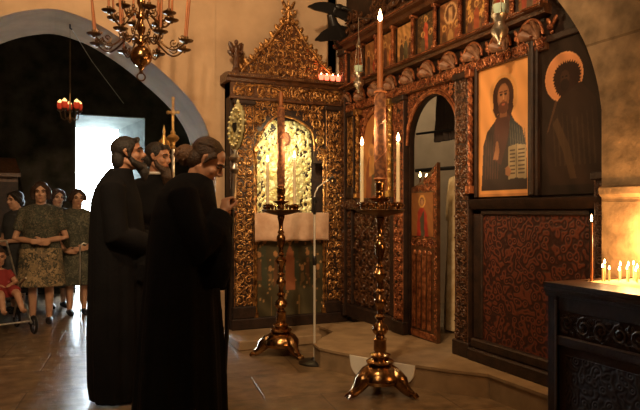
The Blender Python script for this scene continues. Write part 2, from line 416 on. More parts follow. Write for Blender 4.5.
# arch wall between nave and narthex
prof = [(0, 3.18), (0.22, 3.14), (0.43, 3.06), (0.70, 2.90), (0.94, 2.72), (1.14, 2.55), (1.30, 2.38), (1.42, 2.18), (1.50, 1.92), (1.53, 1.62), (1.53, -0.05)]
cx = 0.08
arch = [(cx-a, b) for a, b in prof[::-1]]+[(cx+a, b) for a, b in prof[1:]]
def smooth_arc(pts, n=1):
    out = []
    for i in range(len(pts)-1):
        p0 = pts[max(i-1, 0)]; p1 = pts[i]; p2 = pts[i+1]; p3 = pts[min(i+2, len(pts)-1)]
        for k in range(4):
            t = k/4
            out.append(tuple(0.5*((2*p1[c])+(-p0[c]+p2[c])*t+(2*p0[c]-5*p1[c]+4*p2[c]-p3[c])*t*t+(-p0[c]+3*p1[c]-3*p2[c]+p3[c])*t**3) for c in (0, 1)))
    out.append(pts[-1]); return out
arch = smooth_arc(arch)
mb = MB()
def arch_wall(mb, arch, lo, hi, z0, z1, a0, a1, ax):
    """wall between lo..hi with an arch cut out, made of quads so that the arch stays open"""
    P = (lambda a, b, h: (a, h, b)) if ax == 'y' else (lambda a, b, h: (h, a, b))
    def quad(p, q, r, s):
        for h in (a0, a1): mb.add([P(*p, h), P(*q, h), P(*r, h), P(*s, h)], [(0, 1, 2, 3)])
    quad((lo, z0), (arch[0][0], z0), (arch[0][0], z1), (lo, z1))
    quad((arch[-1][0], z0), (hi, z0), (hi, z1), (arch[-1][0], z1))
    for p, q in zip(arch[:-1], arch[1:]):
        if abs(p[0]-q[0]) > 1e-5: quad(p, q, (q[0], z1), (p[0], z1))
        mb.add([P(*p, a0), P(*q, a0), P(*q, a1), P(*p, a1)], [(0, 1, 2, 3)])
    for x in (lo, hi): mb.add([P(x, z0, a0), P(x, z1, a0), P(x, z1, a1), P(x, z0, a1)], [(0, 1, 2, 3)])
arch_wall(mb, arch, -5, 5.6, -0.05, 4.6, 6.3, 7.2, 'y')
struct(mb.build('wall_north', M['plaster'], smooth=20, fix=False))
# stone wall with the arch that frames the iconostasis
ap = [(2.56, -0.05), (2.56, 1.0), (2.56, 1.86), (2.60, 2.06), (2.70, 2.31), (2.90, 2.60), (3.22, 2.96), (3.70, 3.36), (4.3, 3.72), (5.0, 3.95), (5.7, 4.02), (6.28, 4.05)]
ap = [ap[0], ap[1]]+smooth_arc(ap[2:])
mb = MB(); arch_wall(mb, ap, -3, 6.3, -0.05, 4.6, 2.88, 2.985, 'x')
struct(mb.build('wall_east', M['stone_wall'], smooth=20, fix=False))
mb = MB(); mb.strip([(1.36, 0), (1.385, 0.028), (1.42, 0.03), (1.435, 0)], -3, 2.56, Matrix(((0,0,-1,2.885),(1,0,0,0),(0,1,0,0),(0,0,0,1))))
struct(mb.build('trim_1', M['stone_wall']))
# narthex back wall with the bright doorway
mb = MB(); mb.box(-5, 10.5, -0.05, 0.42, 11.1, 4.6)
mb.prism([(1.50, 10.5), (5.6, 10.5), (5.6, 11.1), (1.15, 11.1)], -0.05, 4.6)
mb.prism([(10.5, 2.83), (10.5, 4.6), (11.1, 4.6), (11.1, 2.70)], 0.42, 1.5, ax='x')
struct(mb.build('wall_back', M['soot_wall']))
mb = MB()
mb.prism([(1.49, 10.49), (1.50, 10.5), (1.15, 11.1), (1.13, 11.1)], 0, 2.81)
mb.prism([(10.49, 2.81), (10.5, 2.83), (11.1, 2.70), (11.1, 2.68)], 0.42, 1.49, ax='x')
mb.box(0.42, 10.49, 0, 0.435, 11.1, 2.86)
struct(mb.build('door_1', M['reveal'], smooth=0))
struct(bx('terrace_ground', M['terrace'], -14, 11.1, -0.16, 16, 34, -0.08))
# steps
amb = [(3.06, 2.75), (2.80, 2.75), (2.79, 3.42), (2.62, 3.62), (2.46, 3.86), (2.33, 4.08), (2.22, 4.28), (2.13, 4.46), (2.06, 4.64), (2.08, 4.82), (2.3, 5.05), (2.45, 5.2), (2.45, 5.55), (3.06, 5.55)]
mb = MB(); mb.prism(amb, 0, 0.15); mb.prism([(x-0.012 if x < 3 else x, y) for x, y in amb], 0.15, 0.17)
o = mb.build('stone_step', M['step'], smooth=0); struct(o)
mb = MB(); mb.box(1.62, 5.5, 0, 3.06, 6.3, 0.09, bev=0.01)
struct(mb.build('shrine_step', M['step'], smooth=0))
# white stone let into the front of the step
A_, B_ = Vector((2.47, 3.845, 0)), Vector((2.185, 4.345, 0)); n_ = Vector((-0.87, -0.49, 0)).normalized()
mb = MB(); rows = []
for k in range(41):
    t = k/40; base = A_.lerp(B_, t)+n_*(0.012+0.035*math.sin(PI*t)); e = 0.162*max(0.0, 1-abs(2*t-1)**5)**0.45
    rows.append([tuple(base+Vector((0, 0, 0.165-e))), tuple(base+Vector((0, 0, 0.165))), tuple(base-n_*0.09+Vector((0, 0, 0.165))), tuple(base-n_*0.09+Vector((0, 0, 0.165-e)))])
mb.loft(rows)
tag(mb.build('white_stone', M['marble']), 'white rounded stone set against the step behind the nearer brass candle stand', 'stone')

# ------------------------------------------------------------------ iconostasis
ico = empty('iconostasis', mtx=FI, label='tall carved dark wood and gilt icon screen with an arched opening, along the right side', cat='icon screen')
def inarch(u, v, cu, hw, spring, top, pad=0.0):
    if abs(u-cu) > hw+pad: return False
    if v < spring: return True
    return ((u-cu)/(hw+pad))**2+((v-spring)/(top-spring+pad))**2 <= 1
DU, DHW, DSP, DTOP = 1.69, 0.365, 1.88, 2.27
aprof = [(DU-DHW, 0.168)]+[(DU-DHW*math.cos(PI*i/24), DSP+(DTOP-DSP)*math.sin(PI*i/24)) for i in range(25)]+[(DU+DHW, 0.168)]
mb = MB()
def board(mb, arch, lo, hi, z0, z1, w0, w1):
    def quad(p, q, r, s):
        for h in (w0, w1): mb.add([(*p, h), (*q, h), (*r, h), (*s, h)], [(0, 1, 2, 3)])
    quad((lo, z0), (arch[0][0], z0), (arch[0][0], z1), (lo, z1)); quad((arch[-1][0], z0), (hi, z0), (hi, z1), (arch[-1][0], z1))
    for p, q in zip(arch[:-1], arch[1:]):
        if abs(p[0]-q[0]) > 1e-6: quad(p, q, (q[0], z1), (p[0], z1))
        mb.add([(*p, w0), (*q, w0), (*q, w1), (*p, w1)], [(0, 1, 2, 3)])
    for x in (lo, hi): mb.add([(x, z0, w0), (x, z1, w0), (x, z1, w1), (x, z0, w1)], [(0, 1, 2, 3)])
    mb.add([(lo, z1, w0), (hi, z1, w0), (hi, z1, w1), (lo, z1, w1)], [(0, 1, 2, 3)])
board(mb, aprof, 0.0, 3.72, 0.168, 3.12, -0.05, 0.0)
mb.box(0.0, 3.12, -0.05, 3.72, 4.6, -0.02)  # added dark board to the ceiling, hides sanctuary light above the screen
mb.build('backing_board', M['carve_dark'], ico, smooth=0, fix=False)
def pilaster(u0, u1, v0, v1, cell, m='gilt', parent=ico, w=0.05, seed=1, name='pilaster', back='carve_dark', base=True):
    mb = MB(); mb.box(u0, v0, 0, u1, v1, w, bev=0.006)
    if base: mb.box(u0-0.015, v0, 0, u1+0.015, v0+0.12, w+0.02, bev=0.008); mb.box(u0-0.015, v1-0.05, 0, u1+0.015, v1, w+0.02, bev=0.008)
    p = mb.build(name, M[back], parent)
    m2 = MB(); scroll_fill(m2, u0+0.012, v0+(0.13 if base else 0.01), u1-0.012, v1-(0.06 if base else 0.01), cell, w, seed)
    for e in (u0+0.008, u1-0.008): m2.tube([(e, v0+0.1, w), (e, v1-0.05, w)], 0.005, 5)
    m2.build('carving', M[m], p)
    return p
pilaster(0.0, 0.13, 0.168, 3.02, 0.11, 'carve', seed=3, w=0.07, name='corner_post')
def twisted(mb, u, v0, v1, r, w):
    n = 60; 
    for ph in (0, PI):
        pts = [(u+r*0.55*math.cos(ph+i*0.9), v0+(v1-v0)*i/n, w+r*0.55*math.sin(ph+i*0.9)) for i in range(n+1)]
        mb.tube(pts, r*0.62, 5)
def tcol(u, v0, v1, r, w, m='gilt', parent=ico):
    mb = MB(); twisted(mb, u, v0+0.06, v1-0.06, r, w)
    mb.box(u-r*1.5, v0, w-r*1.5, u+r*1.5, v0+0.06, w+r*1.5, bev=0.005); mb.box(u-r*1.6, v1-0.06, w-r*1.6, u+r*1.6, v1, w+r*1.6, bev=0.005)
    return mb.build('column', M[m], parent)
pilaster(0.17, 0.30, 1.42, 2.34, 0.11, 'gilt', seed=4); tcol(0.40, 1.42, 2.34, 0.022, 0.05, 'gilt'); tcol(1.06, 1.42, 2.34, 0.022, 0.05, 'gilt_bright')
pilaster(1.13, 1.30, 0.168, 2.34, 0.085, 'red_gilt', seed=5)
pilaster(2.08, 2.25, 0.168, 2.36, 0.085, 'carve', seed=6, w=0.06)
tcol(2.275, 1.42, 2.36, 0.02, 0.06, 'red_gilt')
# spandrel carving above the door and around the arched icon
VU, VHW, VSP, VTOP = 0.73, 0.26, 1.95, 2.26
mb = MB()
scroll_fill(mb, 0.30, 1.45, 1.12, 2.35, 0.085, 0.005, 7, mask=lambda u, v: v > 1.9 and not inarch(u, v, VU, VHW, VSP, VTOP, 0.03))
scroll_fill(mb, 1.30, 1.7, 2.08, 2.36, 0.075, 0.005, 8, mask=lambda u, v: not inarch(u, v, DU, DHW, DSP, DTOP, 0.03))
for k, rr in ((0.02, 0.014), (0.045, 0.008)):
    mb.tube([(DU-(DHW+k)*math.cos(PI*i/24), DSP+(DTOP-DSP+k)*math.sin(PI*i/24), 0.015) for i in range(25)], rr, 6)
    mb.tube([(VU-(VHW+k)*math.cos(PI*i/24), VSP+(VTOP-VSP+k)*math.sin(PI*i/24), 0.02) for i in range(25)], rr, 6)
mb.build('spandrel_carving', M['red_gilt'], ico)
# cherub heads and rosettes on the mouldings under the shells
mb = MB(); scroll_fill(mb, 0.0, 2.345, 3.03, 2.42, 0.075, 0.05, 9)
mb.build('vine_moulding', M['red_gilt'], ico)
mb = MB(); mb.strip([(2.335, 0), (2.34, 0.045), (2.42, 0.05), (2.425, 0)], -0.02, 3.04)
mb.strip([(2.565, 0), (2.575, 0.06), (2.60, 0.07), (2.605, 0.10), (2.63, 0.105), (2.635, 0)], -0.02, 3.04)
mb.build('lower_cornice', M['carve'], ico)
mb = MB(); mb.strip([(3.01, 0), (3.015, 0.07), (3.05, 0.085), (3.06, 0.13), (3.10, 0.135), (3.12, 0)], -0.02, 3.04)
mb.build('upper_cornice', M['carve'], ico)
for bv, bw_ in ((2.617, 0.108), (3.08, 0.137)):
    mb = MB(); mb.tube([(0.0, bv, bw_-0.004), (3.03, bv, bw_-0.004)], 0.003, 4)
    for k in range(150): mb.ball((0.01+k*3.02/150, bv, bw_), 0.0065, 6, 4)
    mb.build('bead_row', M['red_gilt'], ico)
for k in range(10):
    u = 0.17+k*0.305
    mb = MB(); shell(mb, u, 2.435, 0.105, 0.055); sh_ = mb.build('shell_niche', M['shell'], ico, smooth=30, fix=False)
    mb = MB(); mb.tube([(u-math.cos(PI*i/16)*0.105*1.08, 2.435+math.sin(PI*i/16)*0.105*1.12, 0.067) for i in range(17)], 0.010, 6)
    mb.tube([(u, 2.437, 0.06), (u, 2.447, 0.06)], 0.014, 8); mb.build('rim', M['red_gilt'], sh_)
for k in range(11):
    mb = MB(); u = 0.02+k*0.305
    for s in (-1, 1): leaf(mb, u+s*0.01, 2.48, PI/2-s*0.5, 0.07, 0.03, 0.03)
    mb.ball((u, 2.47, 0.045), (0.022, 0.024, 0.02), 8, 6); leaf(mb, u, 2.455, -PI/2, 0.03, 0.03, 0.03)
    mb.build('cherub_carving', M['red_gilt'], ico)
# crest
mb = MB()
scroll_fill(mb, 0.0, 3.12, 3.0, 3.40, 0.14, 0.05, 10, mask=lambda u, v: v < 3.26+0.10*abs(math.sin(u*5.2)), rt=0.014)
for k in range(12):
    u = 0.15+k*0.26; mb.ball((u, 3.19, 0.09), (0.03, 0.034, 0.03), 8, 6)
    for s in (-1, 1): leaf(mb, u, 3.16, PI/2+s*1.1, 0.12, 0.05, 0.08)
mb.build('crest', M['carve'], ico)
UB = [0.13, 0.47, 0.79, 1.11, 1.45, 1.79, 2.13, 2.45, 2.72, 2.99]
for u in UB:
    mb = MB(); twisted(mb, u, 2.66, 3.0, 0.016, 0.05); mb.box(u-0.02, 2.635, 0, u+0.02, 2.665, 0.075, bev=0.004); mb.box(u-0.02, 2.985, 0, u+0.02, 3.012, 0.075, bev=0.004)
    mb.build('colonnette', M['red_gilt'], ico)
# lower left carved panel
mb = MB(); mb.box(0.14, 0.168, 0, 1.12, 0.30, 0.06, bev=0.01); mb.box(0.14, 1.30, 0, 1.12, 1.42, 0.07, bev=0.01)
mb.box(0.14, 0.3, 0, 0.24, 1.3, 0.04, bev=0.008); mb.box(1.03, 0.3, 0, 1.12, 1.3, 0.04, bev=0.008)
p = mb.build('lower_panel', M['carve_dark'], ico)
mb = MB(); scroll_fill(mb, 0.25, 0.31, 1.02, 1.29, 0.15, 0.004, 11, rt=0.012); scroll_fill(mb, 0.15, 0.3, 0.23, 1.3, 0.09, 0.04, 12)
scroll_fill(mb, 0.15, 1.32, 1.11, 1.41, 0.09, 0.07, 13)
mb.build('carving', M['carve'], p)
# right hand panel under the large icons
mb = MB(); mb.box(2.27, 0.168, 0, 3.46, 0.26, 0.09, bev=0.01); mb.box(2.27, 0.26, 0, 3.46, 0.33, 0.06, bev=0.01)
mb.box(2.27, 0.33, 0, 2.37, 1.30, 0.03, bev=0.008); mb.box(3.36, 0.33, 0, 3.42, 1.30, 0.03, bev=0.008)
mb.box(2.27, 1.26, 0, 3.42, 1.30, 0.03, bev=0.008)
mb.strip([(1.30, 0), (1.305, 0.05), (1.34, 0.075), (1.375, 0.085), (1.38, 0)], 2.27, 3.50)
p = mb.build('lower_panel', M['carve_dark'], ico)
mb = MB(); mb.box(2.37, 0.33, 0, 3.36, 1.26, 0.012); q = mb.build('painted_field', M['red_panel'], p); q['label'] = 'red-brown scroll-patterned panel field'
pilaster(3.44, 3.53, 0.168, 1.52, 0.06, 'carve', seed=15, w=0.07, name='end_post')
# frames of the two large icons
mb = MB()
for a, b in ((2.30, 2.90), (2.93, 3.50)):
    mb.box(a, 1.39, 0, a+0.03, 2.42, 0.05, bev=0.005); mb.box(b-0.03, 1.39, 0, b, 2.42, 0.05, bev=0.005)
    mb.box(a, 2.38, 0, b, 2.42, 0.045, bev=0.005)
mb.box(2.895, 1.39, 0, 2.935, 2.42, 0.07, bev=0.01)
mb.build('icon_frame', M['carve_dark'], ico)
# sanctuary door leaf
mb = MB(); top = [(1.335+0.40*i/10, 1.50+0.20*(i/10)**1.5) for i in range(11)]
mb.prism([(1.335, 0.172), (1.735, 0.172)]+top[::-1], -0.045, -0.012)
lf = mb.build('door', M['carve'], ico, smooth=0); lf['label'] = 'low carved door leaf with a painted figure, red-brown gilt edge'
mb = MB(); scroll_fill(mb, 1.69, 0.2, 1.735, 1.68, 0.045, -0.012, 21); scroll_fill(mb, 1.34, 0.98, 1.69, 1.06, 0.08, -0.012, 22)
scroll_fill(mb, 1.34, 1.46, 1.72, 1.68, 0.06, -0.012, 23, mask=lambda u, v: v < 1.47+0.2*max(0, (u-1.335)/0.4)**1.5)
mb.build('carving', M['red_gilt'], lf)
mb = MB()
for k in range(4):
    a = 1.36+k*0.08; mb.box(a, 0.26, -0.012, a+0.05, 0.9, -0.002, bev=0.004); mb.ball((a+0.025, 0.92, -0.012), (0.03, 0.03, 0.012), 10, 6)
mb.box(1.34, 0.18, -0.012, 1.69, 0.24, 0.0, bev=0.005)
mb.build('panel_moulding', M['red_gilt'], lf)
c = Canvas(0.33, 0.38, 40, 46, (0.30, 0.12, 0.04), 0.1, 5)
c.poly([(0.25, 0), (0.3, 0.55), (0.5, 0.75), (0.72, 0.5), (0.8, 0)], (0.35, 0.03, 0.02)); c.poly([(0.45, 0), (0.4, 0.4), (0.6, 0.6), (0.62, 0)], (0.06, 0.06, 0.04))
c.ell(0.5, 0.8, 0.17, 0.15, (0.65, 0.35, 0.1)); c.ell(0.5, 0.79, 0.1, 0.1, (0.12, 0.05, 0.03)); c.ell(0.5, 0.78, 0.07, 0.08, (0.4, 0.2, 0.1))
c.build('painted_saint', M['paint'], lf, 1.35, 1.07, -0.006, 0.006)

# ------------------------------------------------------------------ paintings
def place_icon(name, label, cat, root_m, u, v, w, group=None):
    o = empty(name, mtx=root_m @ Matrix.Translation((u, v, w)), label=label, cat=cat, group=group); return o
# Christ with the open book
GOLD = (0.72, 0.34, 0.11)
def border(c, t, colr, asp):
    c.rect(0, 0, t, 1, colr); c.rect(1-t, 0, 1, 1, colr); c.rect(0, 0, 1, t*asp, colr); c.rect(0, 1-t*asp, 1, 1, colr)
c = Canvas(0.54, 0.98, 110, 190, GOLD, 0.10, 1)
border(c, 0.035, (0.50, 0.22, 0.07), 0.55)
c.V = c.V+0.045*np.minimum(1, c.V/0.5)
c.ell(0.50, 0.77, 0.29, 0.17, (0.66, 0.34, 0.12)); c.ell(0.50, 0.77, 0.27, 0.157, (0.60, 0.29, 0.09))
c.poly([(0.06, 0.05), (0.10, 0.42), (0.18, 0.53), (0.34, 0.60), (0.42, 0.66), (0.62, 0.66), (0.72, 0.58), (0.86, 0.52), (0.93, 0.38), (0.95, 0.05)], (0.035, 0.022, 0.018))
c.poly([(0.34, 0.60), (0.42, 0.64), (0.60, 0.64), (0.66, 0.60), (0.56, 0.40), (0.46, 0.25), (0.30, 0.30)], (0.075, 0.028, 0.020))
c.poly([(0.64, 0.62), (0.74, 0.57), (0.88, 0.48), (0.93, 0.3), (0.72, 0.28), (0.60, 0.40)], (0.028, 0.035, 0.038))
for k in range(7):
    a = 0.62+k*0.045; c.poly([(a, 0.58-k*0.012), (a+0.012, 0.58-k*0.012), (a+0.05, 0.34), (a+0.025, 0.34)], (0.11, 0.10, 0.075), 0.8)
for k in range(6):
    a = 0.16+k*0.05; c.poly([(a, 0.50), (a+0.01, 0.50), (a-0.01, 0.14), (a-0.03, 0.14)], (0.10, 0.045, 0.03), 0.8)
c.ell(0.50, 0.77, 0.205, 0.135, (0.045, 0.018, 0.010))
c.poly([(0.32, 0.78), (0.30, 0.68), (0.36, 0.62), (0.42, 0.66), (0.40, 0.78)], (0.04, 0.016, 0.01)); c.poly([(0.66, 0.78), (0.70, 0.68), (0.64, 0.61), (0.56, 0.66), (0.60, 0.78)], (0.04, 0.016, 0.01))
c.rect(0.44, 0.62, 0.57, 0.70, (0.22, 0.09, 0.04))
c.ell(0.505, 0.765, 0.115, 0.10, (0.24, 0.10, 0.045)); c.ell(0.50, 0.785, 0.09, 0.065, (0.32, 0.14, 0.06))
c.ell(0.505, 0.69, 0.10, 0.045, (0.10, 0.035, 0.018)); c.ell(0.505, 0.712, 0.035, 0.008, (0.30, 0.09, 0.05))
for s in (-1, 1):
    c.ell(0.505+s*0.045, 0.785, 0.028, 0.010, (0.03, 0.015, 0.01)); c.ell(0.505+s*0.045, 0.803, 0.038, 0.006, (0.07, 0.025, 0.012))
c.rect(0.497, 0.735, 0.514, 0.79, (0.50, 0.25, 0.11)); c.ell(0.505, 0.737, 0.026, 0.009, (0.2, 0.07, 0.03))
c.poly([(0.60, 0.13), (0.60, 0.385), (0.745, 0.40), (0.745, 0.14)], (0.36, 0.28, 0.15)); c.poly([(0.76, 0.14), (0.76, 0.40), (0.93, 0.385), (0.93, 0.13)], (0.40, 0.31, 0.17))
for k in range(7):
    v = 0.17+k*0.030; c.rect(0.625, v, 0.725, v+0.012, (0.08, 0.05, 0.03)); c.rect(0.785, v, 0.905, v+0.012, (0.08, 0.05, 0.03))
c.poly([(0.55, 0.17), (0.62, 0.15), (0.66, 0.2), (0.60, 0.24), (0.54, 0.22)], (0.36, 0.16, 0.07))
c.poly([(0.30, 0.30), (0.40, 0.29), (0.43, 0.36), (0.40, 0.44), (0.36, 0.44), (0.34, 0.37)], (0.34, 0.15, 0.065))
t = place_icon('icon_painting', 'large gold-ground icon of bearded Christ holding an open book, left of the large pair', 'icon', FI, 2.33, 1.395, 0.012)
c.build('painted_board', M['paint'], t, 0, 0, 0.012, 0.02)
# forerunner, darkened, orange halo
c = Canvas(0.52, 0.98, 110, 190, (0.024, 0.014, 0.009), 0.3, 2)
c.ell(0.40, 0.755, 0.30, 0.158, (0.74, 0.34, 0.15)); c.ell(0.40, 0.755, 0.285, 0.148, (0.66, 0.29, 0.12))
rs = random.Random(4)
pts = []
for k in range(72):
    a = 2*PI*k/72; rr = 1+(0.10 if k % 2 else -0.03)+0.05*math.sin(3*a)
    pts.append((0.45+0.205*rr*math.cos(a), 0.735+0.115*rr*math.sin(a)))
c.poly(pts, (0.030, 0.013, 0.008))
c.ell(0.42, 0.745, 0.07, 0.05, (0.055, 0.025, 0.014)); c.ell(0.42, 0.70, 0.07, 0.04, (0.022, 0.011, 0.007))
for s in (-1, 1): c.ell(0.415+s*0.03, 0.755, 0.018, 0.006, (0.012, 0.007, 0.005))
c.poly([(0.18, 0.06), (0.10, 0.35), (0.22, 0.55), (0.33, 0.62), (0.66, 0.70), (0.88, 0.58), (0.95, 0.30), (0.95, 0.06)], (0.034, 0.018, 0.011))
for k in range(9):
    a = 0.22+k*0.075; c.poly([(a, 0.50+0.05*math.sin(k)), (a+0.016, 0.50), (a+0.07, 0.18), (a+0.04, 0.18)], (0.060, 0.035, 0.018), 0.7)
c.poly([(0.22, 0.46), (0.30, 0.50), (0.50, 0.30), (0.60, 0.10), (0.50, 0.10), (0.40, 0.26)], (0.085, 0.048, 0.022), 0.7)
c.poly([(0.12, 0.40), (0.16, 0.42), (0.30, 0.60), (0.27, 0.62)], (0.10, 0.05, 0.025), 0.8)
t = place_icon('icon_painting', 'large darkened icon of a shaggy-haired saint with an orange halo, right of the pair', 'icon', FI, 2.955, 1.395, 0.012)
c.build('painted_board', M['paint_matte'], t, 0, 0, 0.012, 0.02)
# arched Virgin icon
c = Canvas(2*VHW, 0.84, 60, 96, (0.46, 0.19, 0.06), 0.15, 3)
c.poly([(0.10, 0), (0.12, 0.35), (0.30, 0.60), (0.45, 0.86), (0.70, 0.86), (0.84, 0.58), (0.92, 0.3), (0.95, 0)], (0.24, 0.065, 0.03))
c.poly([(0.30, 0.0), (0.34, 0.3), (0.5, 0.5), (0.6, 0.1)], (0.09, 0.05, 0.03))
c.ell(0.58, 0.80, 0.20, 0.13, (0.60, 0.29, 0.10)); c.ell(0.58, 0.78, 0.14, 0.11, (0.22, 0.05, 0.03)); c.ell(0.56, 0.775, 0.085, 0.075, (0.45, 0.21, 0.10))
c.ell(0.32, 0.56, 0.13, 0.085, (0.60, 0.29, 0.10)); c.ell(0.33, 0.55, 0.07, 0.05, (0.42, 0.2, 0.1)); c.poly([(0.22, 0.25), (0.24, 0.48), (0.42, 0.50), (0.5, 0.3)], (0.50, 0.24, 0.07))
t = place_icon('icon_painting', 'arched orange-brown icon of mother and child behind the nearer tall candle', 'icon', FI, VU-VHW, 1.42, 0.004)
c.build('painted_board', M['paint'], t, 0, 0, 0.012, 0.014, mask=lambda a, b: inarch(a*2*VHW, b*0.84, VHW, VHW, 0.53, 0.84))
# row of small festival icons
defs = [
 ('nearly black, first at the left end', (0.13, 0.055, 0.022), [(0.5, 0.55, (0.2, 0.05, 0.02))]),
 ('brown with a small red robe at its lower right', (0.30, 0.13, 0.045), [(0.3, 0.6, (0.10, 0.05, 0.03)), (0.75, 0.42, (0.50, 0.06, 0.03))]),
 ('brown with an orange robe at its right edge', (0.34, 0.15, 0.05), [(0.35, 0.62, (0.12, 0.05, 0.03)), (0.72, 0.5, (0.55, 0.16, 0.05))]),
 ('bright gold sky over dark figures', (0.58, 0.30, 0.10), [(0.25, 0.5, (0.08, 0.05, 0.03)), (0.5, 0.55, (0.12, 0.10, 0.05)), (0.75, 0.45, (0.10, 0.05, 0.03))]),
 ('dark green-black with a red spot above its centre', (0.10, 0.06, 0.028), [(0.45, 0.78, (0.55, 0.10, 0.05)), (0.3, 0.4, (0.14, 0.10, 0.05)), (0.7, 0.4, (0.10, 0.07, 0.04))]),
 ('brown with a pale oval hoop around a figure', (0.24, 0.10, 0.04), 'oval'),
 ('dark with a ring of gold dots', (0.17, 0.075, 0.03), 'ring'),
 ('red-brown with two standing figures', (0.30, 0.12, 0.045), [(0.3, 0.6, (0.30, 0.05, 0.03)), (0.7, 0.6, (0.09, 0.07, 0.05))]),
 ('dark red, last at the right end', (0.18, 0.065, 0.028), [(0.25, 0.6, (0.32, 0.06, 0.03)), (0.5, 0.6, (0.12, 0.08, 0.05)), (0.75, 0.6, (0.26, 0.05, 0.03))]),
]
for k, (lab, bg, figs) in enumerate(defs):
    a, b = UB[k]+0.028, UB[k+1]-0.028
    c = Canvas(b-a, 0.33, 34, 44, bg, 0.35, 20+k)
    c.speckle(0.06, (0.6, 0.32, 0.11), 0.6); c.poly([(0, 0), (1, 0), (1, 0.16), (0.6, 0.22), (0.3, 0.14), (0, 0.2)], (0.30, 0.15, 0.05), 0.7)
    if figs == 'oval':
        c.ell(0.5, 0.70, 0.30, 0.27, (0.62, 0.36, 0.17)); c.ell(0.5, 0.70, 0.23, 0.21, (0.15, 0.07, 0.035)); c.rect(0.42, 0.5, 0.58, 0.86, (0.58, 0.33, 0.15))
        figs = [(0.2, 0.3, (0.12, 0.06, 0.03)), (0.8, 0.3, (0.3, 0.08, 0.04)), (0.5, 0.32, (0.5, 0.27, 0.1))]
    elif figs == 'ring':
        for q in range(14):
            an = 2*PI*q/14; c.ell(0.5+0.36*math.cos(an), 0.62+0.27*math.sin(an), 0.085, 0.06, (0.68, 0.36, 0.10))
        figs = [(0.5, 0.55, (0.35, 0.09, 0.04)), (0.2, 0.25, (0.14, 0.06, 0.04)), (0.8, 0.25, (0.14, 0.06, 0.04))]
    for fu, fv, fc in figs:
        c.poly([(fu-0.11, 0.06), (fu-0.12, fv-0.12), (fu-0.05, fv), (fu+0.05, fv), (fu+0.12, fv-0.12), (fu+0.11, 0.06)], fc)
        c.ell(fu, fv+0.09, 0.105, 0.085, (0.66, 0.36, 0.12)); c.ell(fu, fv+0.08, 0.058, 0.055, (0.22, 0.09, 0.04))
    t = place_icon('icon_painting', 'small icon high on the screen, '+lab, 'icon', FI, a, 2.655, 0.004, 'small icons in the upper row of the screen')
    c.build('painted_board', M['paint'], t, 0, 0, 0.010, 0.012)

# ------------------------------------------------------------------ shrine at the end wall
shr = empty('icon_shrine', mtx=FS, label='tall gilded carved icon shrine with a peaked crest against the plaster end wall', cat='shrine')
W = 1.29
mb = MB(); mb.box(0.0, 0.0, -0.2, W, 2.66, -0.15); mb.box(0.0, 0.0, -0.2, 0.03, 2.6, 0.0); mb.box(W-0.03, 0.0, -0.2, W, 2.6, 0.0)
mb.box(0.0, 0.09, -0.2, W, 0.20, 0.07, bev=0.01)
mb.build('case', M['carve_dark'], shr, smooth=0)
pilaster(0.03, 0.245, 0.2, 2.42, 0.105, 'gilt', parent=shr, seed=31, w=0.035)
pilaster(1.045, 1.26, 0.2, 2.42, 0.105, 'gilt', parent=shr, seed=32, w=0.035)
tcol(0.262, 0.2, 1.95, 0.016, 0.03, 'gilt', shr); tcol(1.028, 0.2, 1.95, 0.016, 0.03, 'gilt', shr)
SU = 0.61
def sarch(a):   # lobed arch outline, a from 0 to PI
    lob = 0.03*abs(math.sin(a*2.5)); return (SU-(0.345-lob)*math.cos(a), 1.93+(0.37-lob)*math.sin(a))
pr = [sarch(PI*i/30) for i in range(31)]
mb = MB(); board(mb, [(pr[0][0], 1.80)]+pr+[(pr[-1][0], 1.80)], 0.245, 1.045, 1.80, 2.43, -0.02, 0.005)
sp = mb.build('arch', M['carve_dark'], shr, smooth=0, fix=False)
mb = MB(); scroll_fill(mb, 0.245, 1.82, 1.045, 2.43, 0.088, 0.008, 33, mask=lambda u, v: ((u-SU)/0.37)**2+(max(0, v-1.93)/0.395)**2 > 1)
mb.tube([(x, y, 0.012) for x, y in pr], 0.012, 6)
mb.build('carving', M['gilt'], sp)
# gilt lattice rosettes either side of the icon head
for cu_, cv_ in ((0.30, 2.06), (0.32, 2.24), (0.94, 2.22), (0.98, 2.04)):
    mb = MB(); mb.tube([(cu_+0.045*math.cos(a*PI/8), cv_+0.045*math.sin(a*PI/8), 0.03) for a in range(17)], 0.006, 5); mb.ball((cu_, cv_, 0.03), 0.016, 8, 6)
    for a in range(4): mb.tube([(cu_, cv_, 0.03), (cu_+0.045*math.cos(a*PI/2), cv_+0.045*math.sin(a*PI/2), 0.03)], 0.004, 4)
    mb.build('rosette', M['gilt_bright'], sp)
mb = MB(); mb.strip([(2.42, 0), (2.425, 0.045), (2.445, 0.05), (2.45, 0)], -0.01, W+0.01)
mb.box(0.0, 2.45, -0.2, W, 2.60, 0.02)
mb.strip([(2.59, 0), (2.60, 0.04), (2.63, 0.06), (2.64, 0.10), (2.675, 0.11), (2.69, 0.0)], -0.05, W+0.04); mb.box(-0.05, 2.60, -0.2, W+0.04, 2.69, 0.0)
fz = mb.build('cornice', M['carve'], shr)
mb = MB(); scroll_fill(mb, 0.02, 2.46, W-0.02, 2.59, 0.13, 0.02, 34)
for k in (0.33, 0.97): mb.tube([(k-0.26*math.cos(PI*i/16), 2.46+0.12*math.sin(PI*i/16), 0.035) for i in range(17)], 0.012, 6)
for k in range(70): mb.ball((-0.04+k*(W+0.07)/70, 2.655, 0.108), 0.006, 6, 4)
mb.build('frieze_carving', M['gilt'], fz)
